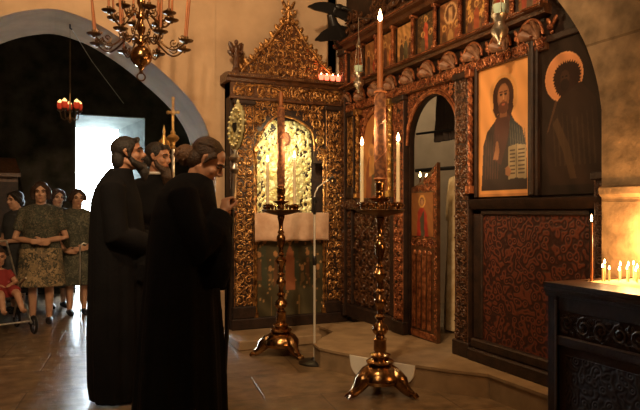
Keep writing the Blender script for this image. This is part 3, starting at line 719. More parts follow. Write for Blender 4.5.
# pediment
def pedh(u):
    x = min(1, max(0, (abs(u-SU-0.04)-0.05)/0.48))
    return 2.69+0.58*(1-x)*(1-0.10*math.sin(PI*x))+0.02*abs(math.sin(x*9))
poly = [(0.10, 2.68)]+[(0.10+0.01*k, pedh(0.10+0.01*k)) for k in range(2, 110)]+[(1.2, 2.68)]
mb = MB(); mb.prism(poly, -0.07, -0.03)
pd = mb.build('pediment', M['carve'], shr, smooth=0)
mb = MB(); scroll_fill(mb, 0.10, 2.70, 1.20, 3.45, 0.098, -0.03, 35, mask=lambda u, v: v < pedh(u)-0.02)
for s in (-1, 1):
    for k in range(9):
        u = SU+0.04+s*(0.50-k*0.055); v = pedh(u); leaf(mb, u, v-0.02, PI/2+s*-0.5, 0.09, 0.05, -0.03); spiral(mb, u, v+0.03, 0.032, 1.3, s, 0.009, -0.04, PI/2)
mb.tube([(u_, pedh(u_), -0.02) for u_ in [0.12+0.02*k for k in range(54)]], 0.014, 6)
mb.build('carving', M['gilt'], pd)
mb = MB(); cu_ = SU+0.04
for s in (-1, 1):
    spiral(mb, cu_+s*0.055, 3.40, 0.05, 1.2, s, 0.013, -0.05, PI/2); spiral(mb, cu_+s*0.04, 3.30, 0.05, 1.4, -s, 0.013, -0.05, 0)
    leaf(mb, cu_+s*0.02, 3.42, PI/2-s*0.5, 0.12, 0.04, -0.05)
mb.tube([(cu_, 3.24, -0.05), (cu_, 3.42, -0.05), (cu_, 3.54, -0.05)], [0.03, 0.018, 0.008], 8); mb.ball((cu_, 3.44, -0.05), 0.03, 10, 6); mb.ball((cu_, 3.53, -0.05), 0.014, 8, 6)
mb.build('finial', M['gilt'], pd)
# little carved angel on the cornice corner
mb = MB(); a0 = 0.075
mb.lathe([(0.045, 0), (0.05, 0.03), (0.03, 0.06), (0.035, 0.12), (0.028, 0.2), (0.033, 0.25), (0.018, 0.29), (0.012, 0.30)], 10, T=Matrix(((1,0,0,a0),(0,0,1,2.688),(0,-1,0,-0.03),(0,0,0,1))))
mb.ball((a0, 3.01, -0.03), (0.022, 0.027, 0.022), 10, 8)
for s in (-1, 1):
    mb.tube([(a0, 2.93, -0.03), (a0+s*0.05, 2.90, 0.0), (a0+s*0.06, 2.96+s*0.03, 0.01)], [0.014, 0.012, 0.008], 6)
    leaf(mb, a0, 2.88, PI/2-s*0.45, 0.16, 0.06, -0.06); leaf(mb, a0, 2.86, PI/2-s*0.9, 0.11, 0.05, -0.06)
    leaf(mb, a0, 2.80, -PI/2+s*0.5, 0.08, 0.03, -0.03)
mb.build('carved_angel', M['carve'], shr)
# repousse icon
def relief_icon(parent):
    nx, ny = 90, 130; w_, h_ = 0.67, 0.98; vs = []; fs = []
    def H(a, b):
        x = a*w_; y = b*h_; h = 0
        d = math.hypot(x-0.36, (y-0.78)); h += 0.018*max(0, 1-(d/0.12)**2) + 0.008*(1 if 0.12 < d < 0.14 else 0)
        d2 = math.hypot((x-0.36)/0.24, (y-0.36)/0.40); h += 0.02*math.sqrt(max(0, 1-d2*d2))
        h += 0.014*noise.noise((x*34, y*22, 0.3)) + 0.012*noise.noise((x*80, y*80, 2))
        if d2 < 1: h += 0.003*math.sin(x*50+3*math.sin(y*6))
        else: h += 0.005*math.sin(x*60+3*math.sin(y*22))*math.sin(y*55+2*math.sin(x*31))
        d3 = math.hypot(x-0.19, y-0.60); h += 0.014*max(0, 1-(d3/0.07)**2)
        return h
    for j in range(ny+1):
        for i in range(nx+1): vs.append((0.275+w_*i/nx, 1.275+h_*j/ny, -0.125+H(i/nx, j/ny)))
    for j in range(ny):
        for i in range(nx):
            a = j*(nx+1)+i; fs.append((a, a+1, a+nx+2, a+nx+1))
    mb = MB(); mb.add(vs, fs); return mb.build('metal_cover', M['rev'], parent, smooth=80, fix=False)
t = empty('icon_painting', mtx=FS, label='glowing gilded metal-covered icon standing inside the tall shrine', cat='icon')
relief_icon(t)
mb = MB(); mb.box(0.27, 1.272, -0.146, 0.95, 2.258, -0.128); mb.build('wooden_board', M['carve_dark'], t, smooth=0)
c = Canvas(0.12, 0.15, 16, 20, (0.16, 0.05, 0.025), 0.1, 9); c.ell(0.5, 0.5, 0.33, 0.40, (0.36, 0.16, 0.07)); c.build('painted_face', M['paint'], t, 0.575, 1.985, -0.098, 0.004, mask=lambda a, b: (a-0.5)**2+(b-0.5)**2 < 0.25)
mb = MB(); mb.box(0.255, 1.235, -0.15, 1.035, 1.265, 0.075, bev=0.006); mb.build('shelf', M['carve'], shr)
# altar cloth hanging over the shelf
vs = []; fs = []; nx, ny = 60, 16
for j in range(ny+1):
    for i in range(nx+1):
        u = 0.235+0.83*i/nx
        if j < 4: v, w = 1.2725, -0.02+0.027*j
        else:
            t_ = (j-4)/(ny-4); v = 1.27-0.29*t_+0.004*math.sin(u*22)*t_; w = 0.084+0.008*t_*math.sin(u*34)
        vs.append((u, v, w))
for j in range(ny):
    for i in range(nx):
        a = j*(nx+1)+i; fs.append((a, a+1, a+nx+2, a+nx+1))
mb = MB(); mb.add(vs, fs); t = mb.build('shelf_cloth', M['pink_cloth'], smooth=60, fix=False); t.matrix_world = FS
md = t.modifiers.new('thick', 'SOLIDIFY'); md.thickness = 0.004; md.offset = 1
tag(t, 'rose-white embroidered cloth hanging over the shelf of the shrine', 'cloth')
# painted antependium
c = Canvas(0.80, 1.03, 90, 110, (0.075, 0.062, 0.032), 0.3, 11)
rs = random.Random(8)
for k in range(110):
    u, v = rs.random(), rs.uniform(0.1, 0.98); c.ell(u, v, 0.015, 0.012, (0.42, 0.24, 0.10), 0.9)
for k in range(12):
    u = 0.08+k*0.075; v = 0.62+0.16*math.sin(k*2.1); c.poly([(u-0.035, 0.36+0.08*math.sin(k*3.7)), (u-0.03+0.02*math.sin(k*5), v-0.05), (u+0.02, v-0.05), (u+0.035, 0.30+0.06*math.cos(k*2.3))], [(0.16, 0.07, 0.03), (0.06, 0.07, 0.045), (0.20, 0.12, 0.05)][k % 3], 0.8)
    c.ell(u, v, 0.026, 0.03, (0.40, 0.20, 0.08))
c.poly([(0.44, 0.25), (0.45, 0.62), (0.5, 0.72), (0.56, 0.62), (0.58, 0.25)], (0.30, 0.11, 0.05)); c.ell(0.5, 0.77, 0.045, 0.045, (0.62, 0.36, 0.12)); c.ell(0.5, 0.765, 0.028, 0.03, (0.25, 0.1, 0.05))
for e in (0.24, 0.62, 0.63): c.rect(e, 0, e+0.012, 0.2, (0.2, 0.13, 0.05))
c.build('painted_front', M['paint_matte'], shr, 0.245, 0.20, 0.0, 0.02)
# three red lamps on the cornice
for k, (u, hot) in enumerate(((0.985, 1), (1.05, 0), (1.12, 1), (1.185, 1))):
    t = empty('votive_lamp', mtx=FS @ Matrix.Translation((u, 2.686, 0.055)), label='small glowing red glass lamp at the right of the shrine cornice', cat='lamp', group='red lamps on the shrine cornice')
    mb = MB(); mb.lathe([(0.012, 0), (0.02, 0.004), (0.026, 0.03), (0.03, 0.055), (0.027, 0.055), (0.022, 0.03)], 14, T=Matrix(((1,0,0,0),(0,0,1,0),(0,-1,0,0),(0,0,0,1))))
    mb.build('glass', M['red_glass_hot'], t)
    mb = MB(); mb.ball((0, 0.062, 0), (0.006, 0.014, 0.006), 8, 6); mb.build('flame', M['flame'], t)
M['dark_brass'] = mat('dark_brass', (0.13, 0.075, 0.035), 0.28, metal=1.0, c2=(0.30, 0.17, 0.07), scale=20)
# ------------------------------------------------------------------ candle stands
def flame_mb(h=0.05, r=0.009):
    mb = MB(); mb.lathe([(r*0.3, 0), (r*0.85, h*0.12), (r, h*0.28), (r*0.8, h*0.5), (r*0.42, h*0.78), (r*0.06, h)], 10); return mb
def candle(name, loc, r, h, m, label, group=None, lit=True, fh=0.05, fr=0.009, tilt=None, taper=0.85):
    t = empty(name, loc, label=label, cat='candle', group=group)
    if tilt: t.rotation_euler = tilt
    mb = MB(); mb.lathe([(r, 0), (r*0.99, h*0.3), (r*(taper+1)/2, h*0.7), (r*taper, h-0.004), (r*taper*0.8, h)], 12); mb.build('wax', m, t)
    mb = MB(); mb.tube([(0, 0, h-0.003), (0, 0, h+0.006), (0.001, 0, h+0.014)], 0.0015, 5); mb.build('wick', M['wick'], t)
    if lit:
        f = flame_mb(fh, fr).build('flame', M['flame'], t); f.location = (0, 0, h+0.005)
    return t
def plight(name, loc, energy, colr=(1, 0.60, 0.28), r=0.02):
    l = bpy.data.lights.new(name, 'POINT'); l.energy = energy; l.color = colr; l.shadow_soft_size = r
    o = bpy.data.objects.new(name, l); col.objects.link(o); o.location = loc; return o

def make_stand(loc, rz, label):
    t = empty('candle_stand', loc, rz, label, 'candle stand', 'tall brass candle stands')
    mb = MB()
    # three sided bulging base
    mb.lathe([(0.10, 0.075), (0.15, 0.085), (0.165, 0.11), (0.158, 0.14), (0.13, 0.175), (0.09, 0.20), (0.06, 0.215)], 32)
    mb.lathe([(0.055, 0.205), (0.095, 0.215), (0.10, 0.228), (0.088, 0.238), (0.062, 0.248), (0.07, 0.262), (0.074, 0.275), (0.05, 0.285), (0.04, 0.295)], 28)
    mb.build('base', M['brass'], t)
    for k in range(3):
        a = 2*PI*k/3+PI/2
        mb = MB(); ca, sa = math.cos(a), math.sin(a)
        P_ = lambda r, z, s=0: (ca*r-sa*s, sa*r+ca*s, z)
        mb.tube([P_(0.07, 0.15), P_(0.12, 0.13), P_(0.16, 0.10), P_(0.185, 0.062), P_(0.215, 0.038), P_(0.245, 0.026)], [0.05, 0.06, 0.055, 0.040, 0.032, 0.026], 10)
        for s in (-0.024, -0.008, 0.008, 0.024): mb.tube([P_(0.235, 0.028, s*0.8), P_(0.262, 0.024, s), P_(0.28, 0.008, s*1.1)], [0.011, 0.011, 0.005], 7)
        mb.ball(P_(0.135, 0.14), (0.03, 0.03, 0.03), 10, 8)
        mb.build('paw_foot', M['brass'], t)
    prof = [(0.04, 0.29), (0.046, 0.31), (0.044, 0.37), (0.048, 0.385), (0.034, 0.395), (0.03, 0.41), (0.05, 0.43), (0.06, 0.455), (0.05, 0.48), (0.028, 0.50), (0.024, 0.52), (0.038, 0.535), (0.038, 0.545), (0.022, 0.56), (0.02, 0.60), (0.03, 0.62), (0.044, 0.645), (0.044, 0.66), (0.028, 0.685), (0.02, 0.70), (0.034, 0.715), (0.034, 0.725), (0.019, 0.74), (0.021, 0.78), (0.03, 0.81), (0.048, 0.835), (0.05, 0.85), (0.034, 0.87), (0.02, 0.885), (0.032, 0.90), (0.02, 0.915), (0.018, 0.95), (0.028, 0.98), (0.036, 1.01), (0.040, 1.04), (0.036, 1.065), (0.022, 1.085), (0.032, 1.10), (0.02, 1.115), (0.017, 1.14), (0.022, 1.19), (0.03, 1.225), (0.036, 1.24), (0.024, 1.25)]
    mb = MB(); mb.lathe(prof, 24); mb.build('stem', M['brass'], t)
    mb = MB(); mb.lathe([(0.02, 1.245), (0.06, 1.255), (0.12, 1.27), (0.165, 1.285), (0.178, 1.30), (0.172, 1.302), (0.158, 1.292), (0.10, 1.28), (0.03, 1.278)], 36); mb.build('tray', M['bronze'], t)
    mb = MB()
    for k in range(14):
        a = 2*PI*k/14; mb.lathe([(0.010, 0), (0.013, 0.006), (0.008, 0.015), (0.008, 0.03), (0.014, 0.045), (0.014, 0.06), (0.009, 0.062)], 10, c=(0.147*math.cos(a), 0.147*math.sin(a), 1.288))
    for k in range(7):
        a = 2*PI*k/7+0.3; mb.lathe([(0.010, 0), (0.007, 0.02), (0.014, 0.055), (0.014, 0.07), (0.008, 0.072)], 10, c=(0.085*math.cos(a), 0.085*math.sin(a), 1.276))
    mb.tube([(0.147*math.cos(PI*i/12), 0.147*math.sin(PI*i/12), 1.333) for i in range(25)], 0.003, 5)
    mb.build('taper_cups', M['brass'], t)
    mb = MB(); mb.lathe([(0.03, 1.275), (0.02, 1.30), (0.034, 1.315), (0.024, 1.33), (0.02, 1.345), (0.07, 1.372), (0.078, 1.38), (0.03, 1.376), (0.034, 1.385), (0.038, 1.42), (0.03, 1.43), (0.036, 1.445), (0.04, 1.49), (0.034, 1.50)], 22); mb.build('central_socket', M['brass'], t)
    for s in (-1, 1):
        mb = MB(); mb.lathe([(0.012, 0), (0.01, 0.03), (0.045, 0.045), (0.05, 0.052), (0.018, 0.05), (0.018, 0.075), (0.012, 0.076)], 16, c=(s*0.128, 0.0, 1.28))
        mb.build('side_socket', M['brass'], t)
    return t
s1 = make_stand((2.165, 3.835, 0), R(-23.9), 'brass candle stand nearer the camera, on lion-paw feet in front of the white stone')
s2 = copy_tree(s1); s2.location = (1.93, 5.22, 0); s2.rotation_euler = (0, 0, R(-40)); s2['label'] = 'brass candle stand farther from the camera, in front of the tall gilded shrine'
# thick painted candles
def big_candle(loc, h1, h2, label, lit, r1=0.042, r2=0.021):
    t = empty('tall_candle', loc, label=label, cat='candle')
    mb = MB(); mb.lathe([(r1*0.8, 0), (r1, 0.02), (r1*1.0, h1*0.5), (r1*0.95, h1-0.03), (r1*0.6, h1)], 18); mb.build('painted_base', M['wax_painted'], t)
    mb = MB(); mb.lathe([(r2*1.1, h1-0.01), (r2, h1+0.1), (r2*0.9, h2-0.004), (r2*0.6, h2)], 14); mb.build('wax', M['wax_amber'], t)
    mb = MB()
    for z in (0.012, h1-0.035): mb.lathe([(r1*1.05, z), (r1*1.12, z+0.006), (r1*1.05, z+0.012)], 18)
    for k in range(3):
        pass
    mb.tube([(r1*1.0*math.cos(i*0.42), r1*1.0*math.sin(i*0.42), 0.015+(h1-0.045)*i/40) for i in range(41)], 0.003, 5)
    mb.build('gold_bands', M['wax_amber'], t)
    if lit:
        mb = MB(); mb.tube([(0, 0, h2-0.003), (0, 0, h2+0.015)], 0.002, 5); mb.build('wick', M['wick'], t)
        f = flame_mb(0.085, 0.016).build('flame', M['flame'], t); f.location = (0, 0, h2+0.006)
    return t
big_candle((2.165, 3.835, 1.5), 0.66, 1.13, 'very tall lit brown candle rising from the nearer brass stand', True)
big_candle((1.93, 5.22, 1.5), 0.74, 0.86, 'thick brown painted candle standing on the farther brass stand', False, 0.034, 0.018)
def onstand(st, lx, ly, lz):
    return st.matrix_basis @ Vector((lx, ly, lz))
bpy.context.view_layer.update()
for st, nm, hh in ((s1, 'nearer', 0.40), (s2, 'farther', 0.38)):
    for s, side in ((-1, 'left'), (1, 'right')):
        p = onstand(st, s*0.128, 0, 1.35); h = hh+(0.03 if s > 0 else 0)
        candle('taper_candle', p, 0.014, h, M['wax_white'], f'pale lit taper on the {side} of the {nm} brass candle stand', fh=0.06, fr=0.012)
        plight('flame_light', p+Vector((0, 0, h+0.10)), 6.0)
plight('flame_light', (2.165, 3.835, 2.78), 7)

# microphone stand
t = empty('microphone_stand', (1.925+0.16, 4.82, 0), label='slim silver microphone stand on a round black base between the two candle stands', cat='microphone stand')
mb = MB(); mb.lathe([(0.135, 0.0), (0.135, 0.012), (0.12, 0.022), (0.03, 0.03), (0.02, 0.045), (0.014, 0.05)], 32); mb.build('base', M['black_metal'], t)
mb = MB(); mb.tube([(0, 0, 0.04), (0, 0, 0.86)], 0.011, 12); mb.tube([(0, 0, 0.8), (0, 0, 1.27)], 0.009, 12); mb.build('pole', M['silver_paint'], t)
mb = MB(); mb.lathe([(0.012, 0.83), (0.018, 0.84), (0.018, 0.90), (0.012, 0.91)], 14); mb.build('clutch', M['black_metal'], t); mb = MB(); mb.lathe([(0.01, 1.26), (0.015, 1.27), (0.014, 1.36), (0.018, 1.365), (0.018, 1.40), (0.01, 1.41)], 14); mb.build('swivel', M['black_metal'], t)
mb = MB(); mb.tube([(0, 0, 1.40), (0.005, 0, 1.44), (0.03, 0, 1.49), (0.08, -0.01, 1.53), (0.13, -0.02, 1.56)], 0.005, 8); mb.build('gooseneck', M['silver_paint'], t)
mb = MB(); mb.tube([(0.12, -0.018, 1.553), (0.15, -0.024, 1.575), (0.165, -0.027, 1.587)], [0.006, 0.012, 0.010], 10); mb.build('microphone', M['black_metal'], t)

# ------------------------------------------------------------------ big chandelier
CX, CY = 0.70, 5.12
t = empty('chandelier', (CX, CY, 2.40), label='large branched brass chandelier with a round globe below, hanging at the top left', cat='chandelier')
mb = MB(); mb.lathe([(0.0, 0.045), (0.035, 0.05), (0.062, 0.07), (0.082, 0.10), (0.088, 0.13), (0.082, 0.16), (0.062, 0.19), (0.035, 0.21), (0.022, 0.215)], 28); mb.build('globe', M['brass'], t)
mb = MB(); mb.lathe([(0.008, -0.012), (0.02, -0.005), (0.012, 0.01), (0.016, 0.03), (0.03, 0.045), (0.02, 0.055)], 14); mb.tube([(0.032*math.sin(a*PI/8), 0, -0.035+0.03*-math.cos(a*PI/8)) for a in range(17)], 0.006, 6); mb.build('pendant_ring', M['brass'], t)
mb = MB(); mb.lathe([(0.022, 0.21), (0.03, 0.225), (0.045, 0.24), (0.045, 0.255), (0.022, 0.27), (0.018, 0.30), (0.03, 0.33), (0.036, 0.36), (0.02, 0.39), (0.018, 0.42), (0.042, 0.44), (0.042, 0.455), (0.02, 0.47), (0.018, 0.52), (0.034, 0.55), (0.034, 0.58), (0.016, 0.61), (0.02, 0.72), (0.034, 0.78), (0.016, 0.84), (0.012, 0.95)], 20)
mb.build('stem', M['brass'], t)
mb = MB()
for i in range(44):
    z = 0.95+i*0.028
    mb.tube([(0.011*math.cos(a*PI/4)*(1 if i % 2 else 0.2), 0.011*math.cos(a*PI/4)*(0.2 if i % 2 else 1), z+0.018*math.sin(a*PI/4)) for a in range(9)], 0.003, 5)
mb.build('chain', M['bronze'], t)
def ch_arm(r, z0, z1, a, sc_=1.0):
    """S scroll from the stem out to a drip pan at radius r"""
    mb = MB(); ca, sa = math.cos(a), math.sin(a)
    P_ = lambda q, z: (ca*q, sa*q, z)
    pts = []
    for i in range(25):
        s = i/24
        q = 0.02+(r-0.02)*s
        z = z0+(z1-z0)*s**3 + 0.05*sc_*math.sin(s*PI*1.9+0.4)-0.02*math.sin(PI*s)
        pts.append(P_(q, z))
    pts[-1] = P_(r, z1-0.01)
    mb.tube(pts, 0.0075*sc_, 7)
    for q, z, rr, sg, ph in ((r*0.42, z0+0.055, 0.035, 1, PI), (r*0.72, z0-0.01, 0.04, -1, 0), (r*0.9, z0+0.03, 0.025, 1, PI)):
        sp = []
        for i in range(15):
            an = ph+sg*1.25*2*PI*i/14; rq = rr*(1-0.8*i/14); sp.append(P_(q+rq*math.cos(an), z+rq*math.sin(an)))
        mb.tube(sp, [0.006-0.0025*i/14 for i in range(15)], 6)
        mb.ball(sp[-1], 0.008, 7, 5)
    arm = mb.build('arm', M['dark_brass'], t)
    mb = MB(); mb.lathe([(0.006, -0.02), (0.014, -0.008), (0.042, -0.002), (0.054, 0.006), (0.056, 0.012), (0.046, 0.010), (0.014, 0.006), (0.012, 0.022), (0.017, 0.036), (0.016, 0.04), (0.011, 0.041)], 18, c=P_(r, z1)); mb.build('drip_pan', M['bronze'], arm)
    return (CX+ca*r, CY+sa*r, 2.40+z1+0.036)
rnd = random.Random(3)
k_ = 0
def away(p, ang): return ang
for tier, (n, r, z0, z1, ph) in enumerate(((8, 0.375, 0.24, 0.235, 0.25), (8, 0.25, 0.44, 0.45, 0.10))):
    for k in range(n):
        a = ph+2*PI*k/n
        p = ch_arm(r, z0, z1, a, 1.0 if tier == 0 else 0.8)
        lean = ((0.06+0.05*rnd.random())*-math.sin(a)*1.0, (0.02+0.10*rnd.random())*math.cos(a), 0)
        if tier == 1 and k == 7:
            candle('chandelier_candle', p, 0.008, 0.16, M['wax_amber'], 'the one burning candle on the large brass chandelier', lit=True, fh=0.07, fr=0.012)
            plight('flame_light', Vector(p)+Vector((0, 0, 0.28)), 3.0)
        else:
            candle('chandelier_candle', p, 0.0095, rnd.uniform(0.42, 0.5), M['wax_amber'], ('unlit thin amber candle on the lower ring of the large brass chandelier', 'unlit thin amber candle on the upper ring of the large brass chandelier')[tier], ('candles on the lower chandelier ring', 'candles on the upper chandelier ring')[tier], lit=False, tilt=lean, taper=0.7)

# ------------------------------------------------------------------ hanging oil lamp in the arch
HX, HY = 0.223, 6.68
t = empty('hanging_lamp', (HX, HY, 2.17), label='small hanging lamp with red glass cups under the arch, beside the bright doorway', cat='lamp')
mb = MB(); mb.lathe([(0.004, 0), (0.012, 0.01), (0.02, 0.03), (0.012, 0.05), (0.01, 0.10), (0.018, 0.13), (0.01, 0.15), (0.006, 0.30)], 12)
mb.tube([(0, 0, 0.28), (0, 0, 0.96)], 0.002, 5); mb.build('stem', M['bronze'], t)
for k in range(5):
    a = 2*PI*k/5+0.35; ca, sa = math.cos(a), math.sin(a)
    mb = MB(); mb.tube([(0.01*ca, 0.01*sa, 0.06), (0.05*ca, 0.05*sa, 0.03), (0.08*ca, 0.08*sa, 0.05), (0.095*ca, 0.095*sa, 0.12)], 0.005, 6)
    mb.lathe([(0.008, 0.11), (0.026, 0.125), (0.03, 0.135), (0.012, 0.13)], 12, c=(0.095*ca, 0.095*sa, 0)); arm = mb.build('arm', M['bronze'], t)
    mb = MB(); mb.lathe([(0.014, 0.135), (0.027, 0.15), (0.031, 0.18), (0.029, 0.2), (0.026, 0.199), (0.018, 0.16)], 14, c=(0.095*ca, 0.095*sa, 0)); mb.build('glass_cup', M['red_glass'], arm)
    mb = MB(); mb.lathe([(0.012, 0.19), (0.02, 0.2), (0.024, 0.212), (0.012, 0.225), (0.003, 0.235)], 10, c=(0.095*ca, 0.095*sa, 0)); mb.build('flame', mat('soft_flame', (1, .7, .3), emit=(1.0, 0.62, 0.22), estr=2.0) if k == 0 else bpy.data.materials['soft_flame'], arm)
mb = MB(); mb.tube([(HX, HY, 3.18), (HX, HY, 3.12), (HX+0.02, HY, 3.11)], 0.008, 6); o = mb.build('ceiling_hook', M['black_metal']); tag(o, 'small iron hook at the top of the arch', 'hook')
mb = MB(); mb.tube([(HX, 6.68, 3.14), (0.45, 6.9, 2.85), (0.80, 7.25, 2.50)], 0.003, 5); o = mb.build('guy_wire', M['silver']); tag(o, 'thin wire slanting down from the top of the arch', 'wire')

# ------------------------------------------------------------------ silver lamps hanging from the screen
def silver_lamp(loc, label, s=1.0, topz=3.16):
    t = empty('oil_lamp', loc, label=label, cat='lamp', group='silver lamps hanging before the icon screen')
    mb = MB(); mb.lathe([(0.004*s, -0.13*s), (0.016*s, -0.12*s), (0.01*s, -0.10*s), (0.026*s, -0.08*s), (0.05*s, -0.05*s), (0.056*s, -0.025*s), (0.042*s, 0.0), (0.03*s, 0.02*s), (0.036*s, 0.045*s), (0.05*s, 0.065*s), (0.054*s, 0.07*s), (0.046*s, 0.068*s), (0.02*s, 0.03*s)], 20); mb.build('bowl', M['silver'], t)
    mb = MB(); mb.lathe([(0.022*s, 0.05*s), (0.034*s, 0.075*s), (0.04*s, 0.11*s), (0.044*s, 0.135*s), (0.04*s, 0.133*s), (0.03*s, 0.08*s)], 16); mb.build('glass', mat('pale_green_glass', (0.6, 0.8, 0.65), 0.1, spec=0.8) if 'pale_green_glass' not in bpy.data.materials else bpy.data.materials['pale_green_glass'], t)
    mb = MB(); H = topz-loc[2]
    for k in range(3):
        a = 2*PI*k/3; mb.tube([(0.053*s*math.cos(a), 0.053*s*math.sin(a), 0.065*s), (0.02*s*math.cos(a), 0.02*s*math.sin(a), 0.32*s), (0.004, 0, 0.42*s)], 0.003, 5)
    mb.lathe([(0.02*s, 0.31*s), (0.028*s, 0.33*s), (0.012*s, 0.36*s), (0.004, 0.38*s)], 12)
    mb.tube([(0, 0, 0.40*s), (0, 0, H)], 0.003, 5); mb.tube([(0, 0, H), (3.05-loc[0], 0, H+0.02)], 0.006, 6)
    mb.build('chains', M['silver'], t)
silver_lamp((2.77, 5.33, 2.56), 'silver oil lamp hanging low near the left end of the icon screen')
silver_lamp((2.76, 3.28, 2.52), 'silver oil lamp hanging before the upper icons near the right end of the screen', 1.05)
# dark carved winged beast above the left end of the screen
t = empty('carved_dragon', (2.95, 5.98, 3.02), label='black carved winged beast jutting out above the left end of the icon screen', cat='carving')
mb = MB(); mb.tube([(0.05, 0.1, 0.10), (-0.03, 0.02, 0.12), (-0.10, -0.03, 0.16), (-0.17, -0.05, 0.24), (-0.20, -0.06, 0.33), (-0.16, -0.08, 0.40)], [0.10, 0.10, 0.085, 0.06, 0.045, 0.04], 10)
mb.ball((-0.12, -0.09, 0.42), (0.055, 0.04, 0.035), 10, 8); mb.tube([(-0.12, -0.09, 0.42), (-0.06, -0.12, 0.41), (-0.01, -0.14, 0.39)], [0.03, 0.022, 0.008], 8)
mb.build('body', M['black_metal'], t)
for (x0, z0, x1, z1, wd) in ((0.05, 0.33, -0.50, 0.36, 0.055), (0.05, 0.16, -0.42, 0.03, 0.07)):
    mb = MB(); n = 14; rows = []
    for i in range(n+1):
        s = i/n; x = x0+(x1-x0)*s; z = z0+(z1-z0)*s+0.05*math.sin(PI*s); hw = wd*(0.35+0.9*math.sin(PI*min(1, 0.25+0.7*s)))*(1 if s < 0.85 else (1-s)/0.15*0.7+0.3); y = -0.05-0.10*s
        rows.append([(x, y-0.012, z-hw), (x, y-0.018, z), (x, y-0.012, z+hw*0.8), (x, y+0.012, z+hw*0.8), (x, y+0.012, z-hw)])
    mb.loft(rows); mb.build('wing', M['black_metal'], t)
silver_small = None

# ------------------------------------------------------------------ candle desk at the right
DX0, DX1, DY0, DY1, DH = 2.285, 2.86, 0.9, 2.36, 0.935
t = empty('candle_desk', (DX0, DY0, 0), label='dark carved wooden candle desk at the lower right against the stone wall', cat='desk')
L = DY1-DY0; Wd = DX1-DX0
mb = MB(); mb.box(0.02, 0.02, 0.0, Wd, L-0.02, DH-0.04); mb.build('body', M['desk'], t, smooth=0)
mb = MB(); mb.box(-0.015, -0.03, DH-0.045, Wd, L+0.015, DH-0.02, bev=0.006); mb.box(-0.008, -0.015, DH-0.06, Wd, L+0.008, DH-0.045)
# rim round the sand bed
mb.box(-0.015, -0.03, DH-0.02, 0.2, L+0.015, DH+0.002); mb.box(0.2, L-0.02, DH-0.02, Wd, L+0.015, DH+0.002); mb.box(0.2, -0.03, DH-0.02, Wd, 0.0, DH+0.002)
mb.build('top', M['desk'], t, smooth=0)
mb = MB(); mb.box(0.2, 0.0, DH-0.02, Wd, L-0.02, DH-0.004); mb.build('sand_bed', M['sand'], t, smooth=0)
Fd = Matrix(((0,0,-1,0.02),(-1,0,0,L),(0,1,0,0),(0,0,0,1)))
mb = MB()
mb.box(0.0, 0.0, 0, 0.06, DH-0.06, 0.02, Fd, bev=0.004)
mb.box(0.06, DH-0.13, 0, L, DH-0.06, 0.012, Fd, bev=0.004); mb.box(0.06, DH-0.30, 0, L, DH-0.25, 0.02, Fd, bev=0.006); mb.box(0.06, 0.0, 0, L, 0.10, 0.02, Fd, bev=0.006)
mb.box(0.72, 0.10, 0, 0.78, DH-0.30, 0.015, Fd, bev=0.004)
mb.build('frame_rails', M['desk'], t, smooth=0)
mb = MB(); mb.box(0.045, 0.08, 0.0, 0.06, DH-0.08, 0.024, Fd, bev=0.004); o = mb.build('worn_edge', M['desk_edge'], t, smooth=0)
mb = MB(); scroll_fill(mb, 0.07, DH-0.245, L-0.1, DH-0.135, 0.10, 0.002, 41); me = mb
for i in range(len(me.v)): me.v[i] = tuple(Fd @ Vector(me.v[i]))
mb.build('carved_frieze', M['desk'], t)
mb = MB()
for a, b in ((0.10, 0.68), (0.80, 1.36)): mb.box(a, 0.14, 0, b, DH-0.34, 0.006, Fd, bev=0.003)
mb.build('lower_panel', M['desk_scroll'], t, smooth=0)
cands = [(2.545, 2.325, 0.007, 0.30, 'wax_amber', 'tallest thin amber candle burning at the far left corner of the sand bed', 0.045),
 (2.60, 2.305, 0.005, 0.065, 'wax_white', 'short lit candle in the sand, first to the right of the tall amber one', 0.025),
 (2.62, 2.31, 0.005, 0.085, 'wax_white', 'short lit candle in the sand, slightly taller, in the close trio', 0.028),
 (2.635, 2.295, 0.005, 0.055, 'wax_white', 'short lit candle in the sand, right one of the close trio', 0.024)]
for i, (x, y, r, h, m_, lb, fh) in enumerate(cands):
    candle('desk_candle', (x, y, DH-0.008), r, h+0.004, M[m_], lb, 'candles in the sand bed', fh=fh*0.85, fr=0.005)
rnd = random.Random(9)
for i, (x, y, h) in enumerate(((2.70, 2.29, 0.05), (2.72, 2.30, 0.075), (2.745, 2.28, 0.055), (2.70, 2.235, 0.08), (2.76, 2.24, 0.05), (2.72, 2.20, 0.07), (2.78, 2.27, 0.08), (2.75, 2.19, 0.06), (2.80, 2.21, 0.07), (2.74, 2.14, 0.08), (2.79, 2.14, 0.05))):
    candle('desk_candle', (x, y, DH-0.008), 0.004, h, M['wax_white'], 'short burning candle in the thick cluster at the right edge of the sand bed', 'clustered candles in the sand bed', fh=0.024, fr=0.005)
plight('flame_light', (2.545, 2.32, 1.36), 1.2)
plight('flame_light', (2.62, 2.30, 1.14), 1.5)
plight('flame_light', (2.73, 2.25, 1.14), 9.0, (1, 0.44, 0.13))
plight('flame_light', (2.77, 2.16, 1.14), 7.0, (1, 0.44, 0.13))

# ------------------------------------------------------------------ inside the sanctuary
t = empty('altar_table', (4.3, 4.15, 0.168), label='cloth-covered table seen through the arched opening', cat='table')
mb = MB(); mb.box(-0.35, -0.5, 0, 0.35, 0.5, 0.62); mb.build('body', M['blue_cloth'], t, smooth=0)
vs = []; fs = []
mb = MB(); mb.box(-0.38, -0.53, 0.30, 0.38, 0.53, 0.80, bev=0.01); mb.build('cover', M['beige_cloth'], t, smooth=0)
mb = MB(); mb.box(-0.42, -0.56, 0.80, 0.42, 0.56, 0.90, bev=0.01); mb.build('top', M['gilt'], t, smooth=0)
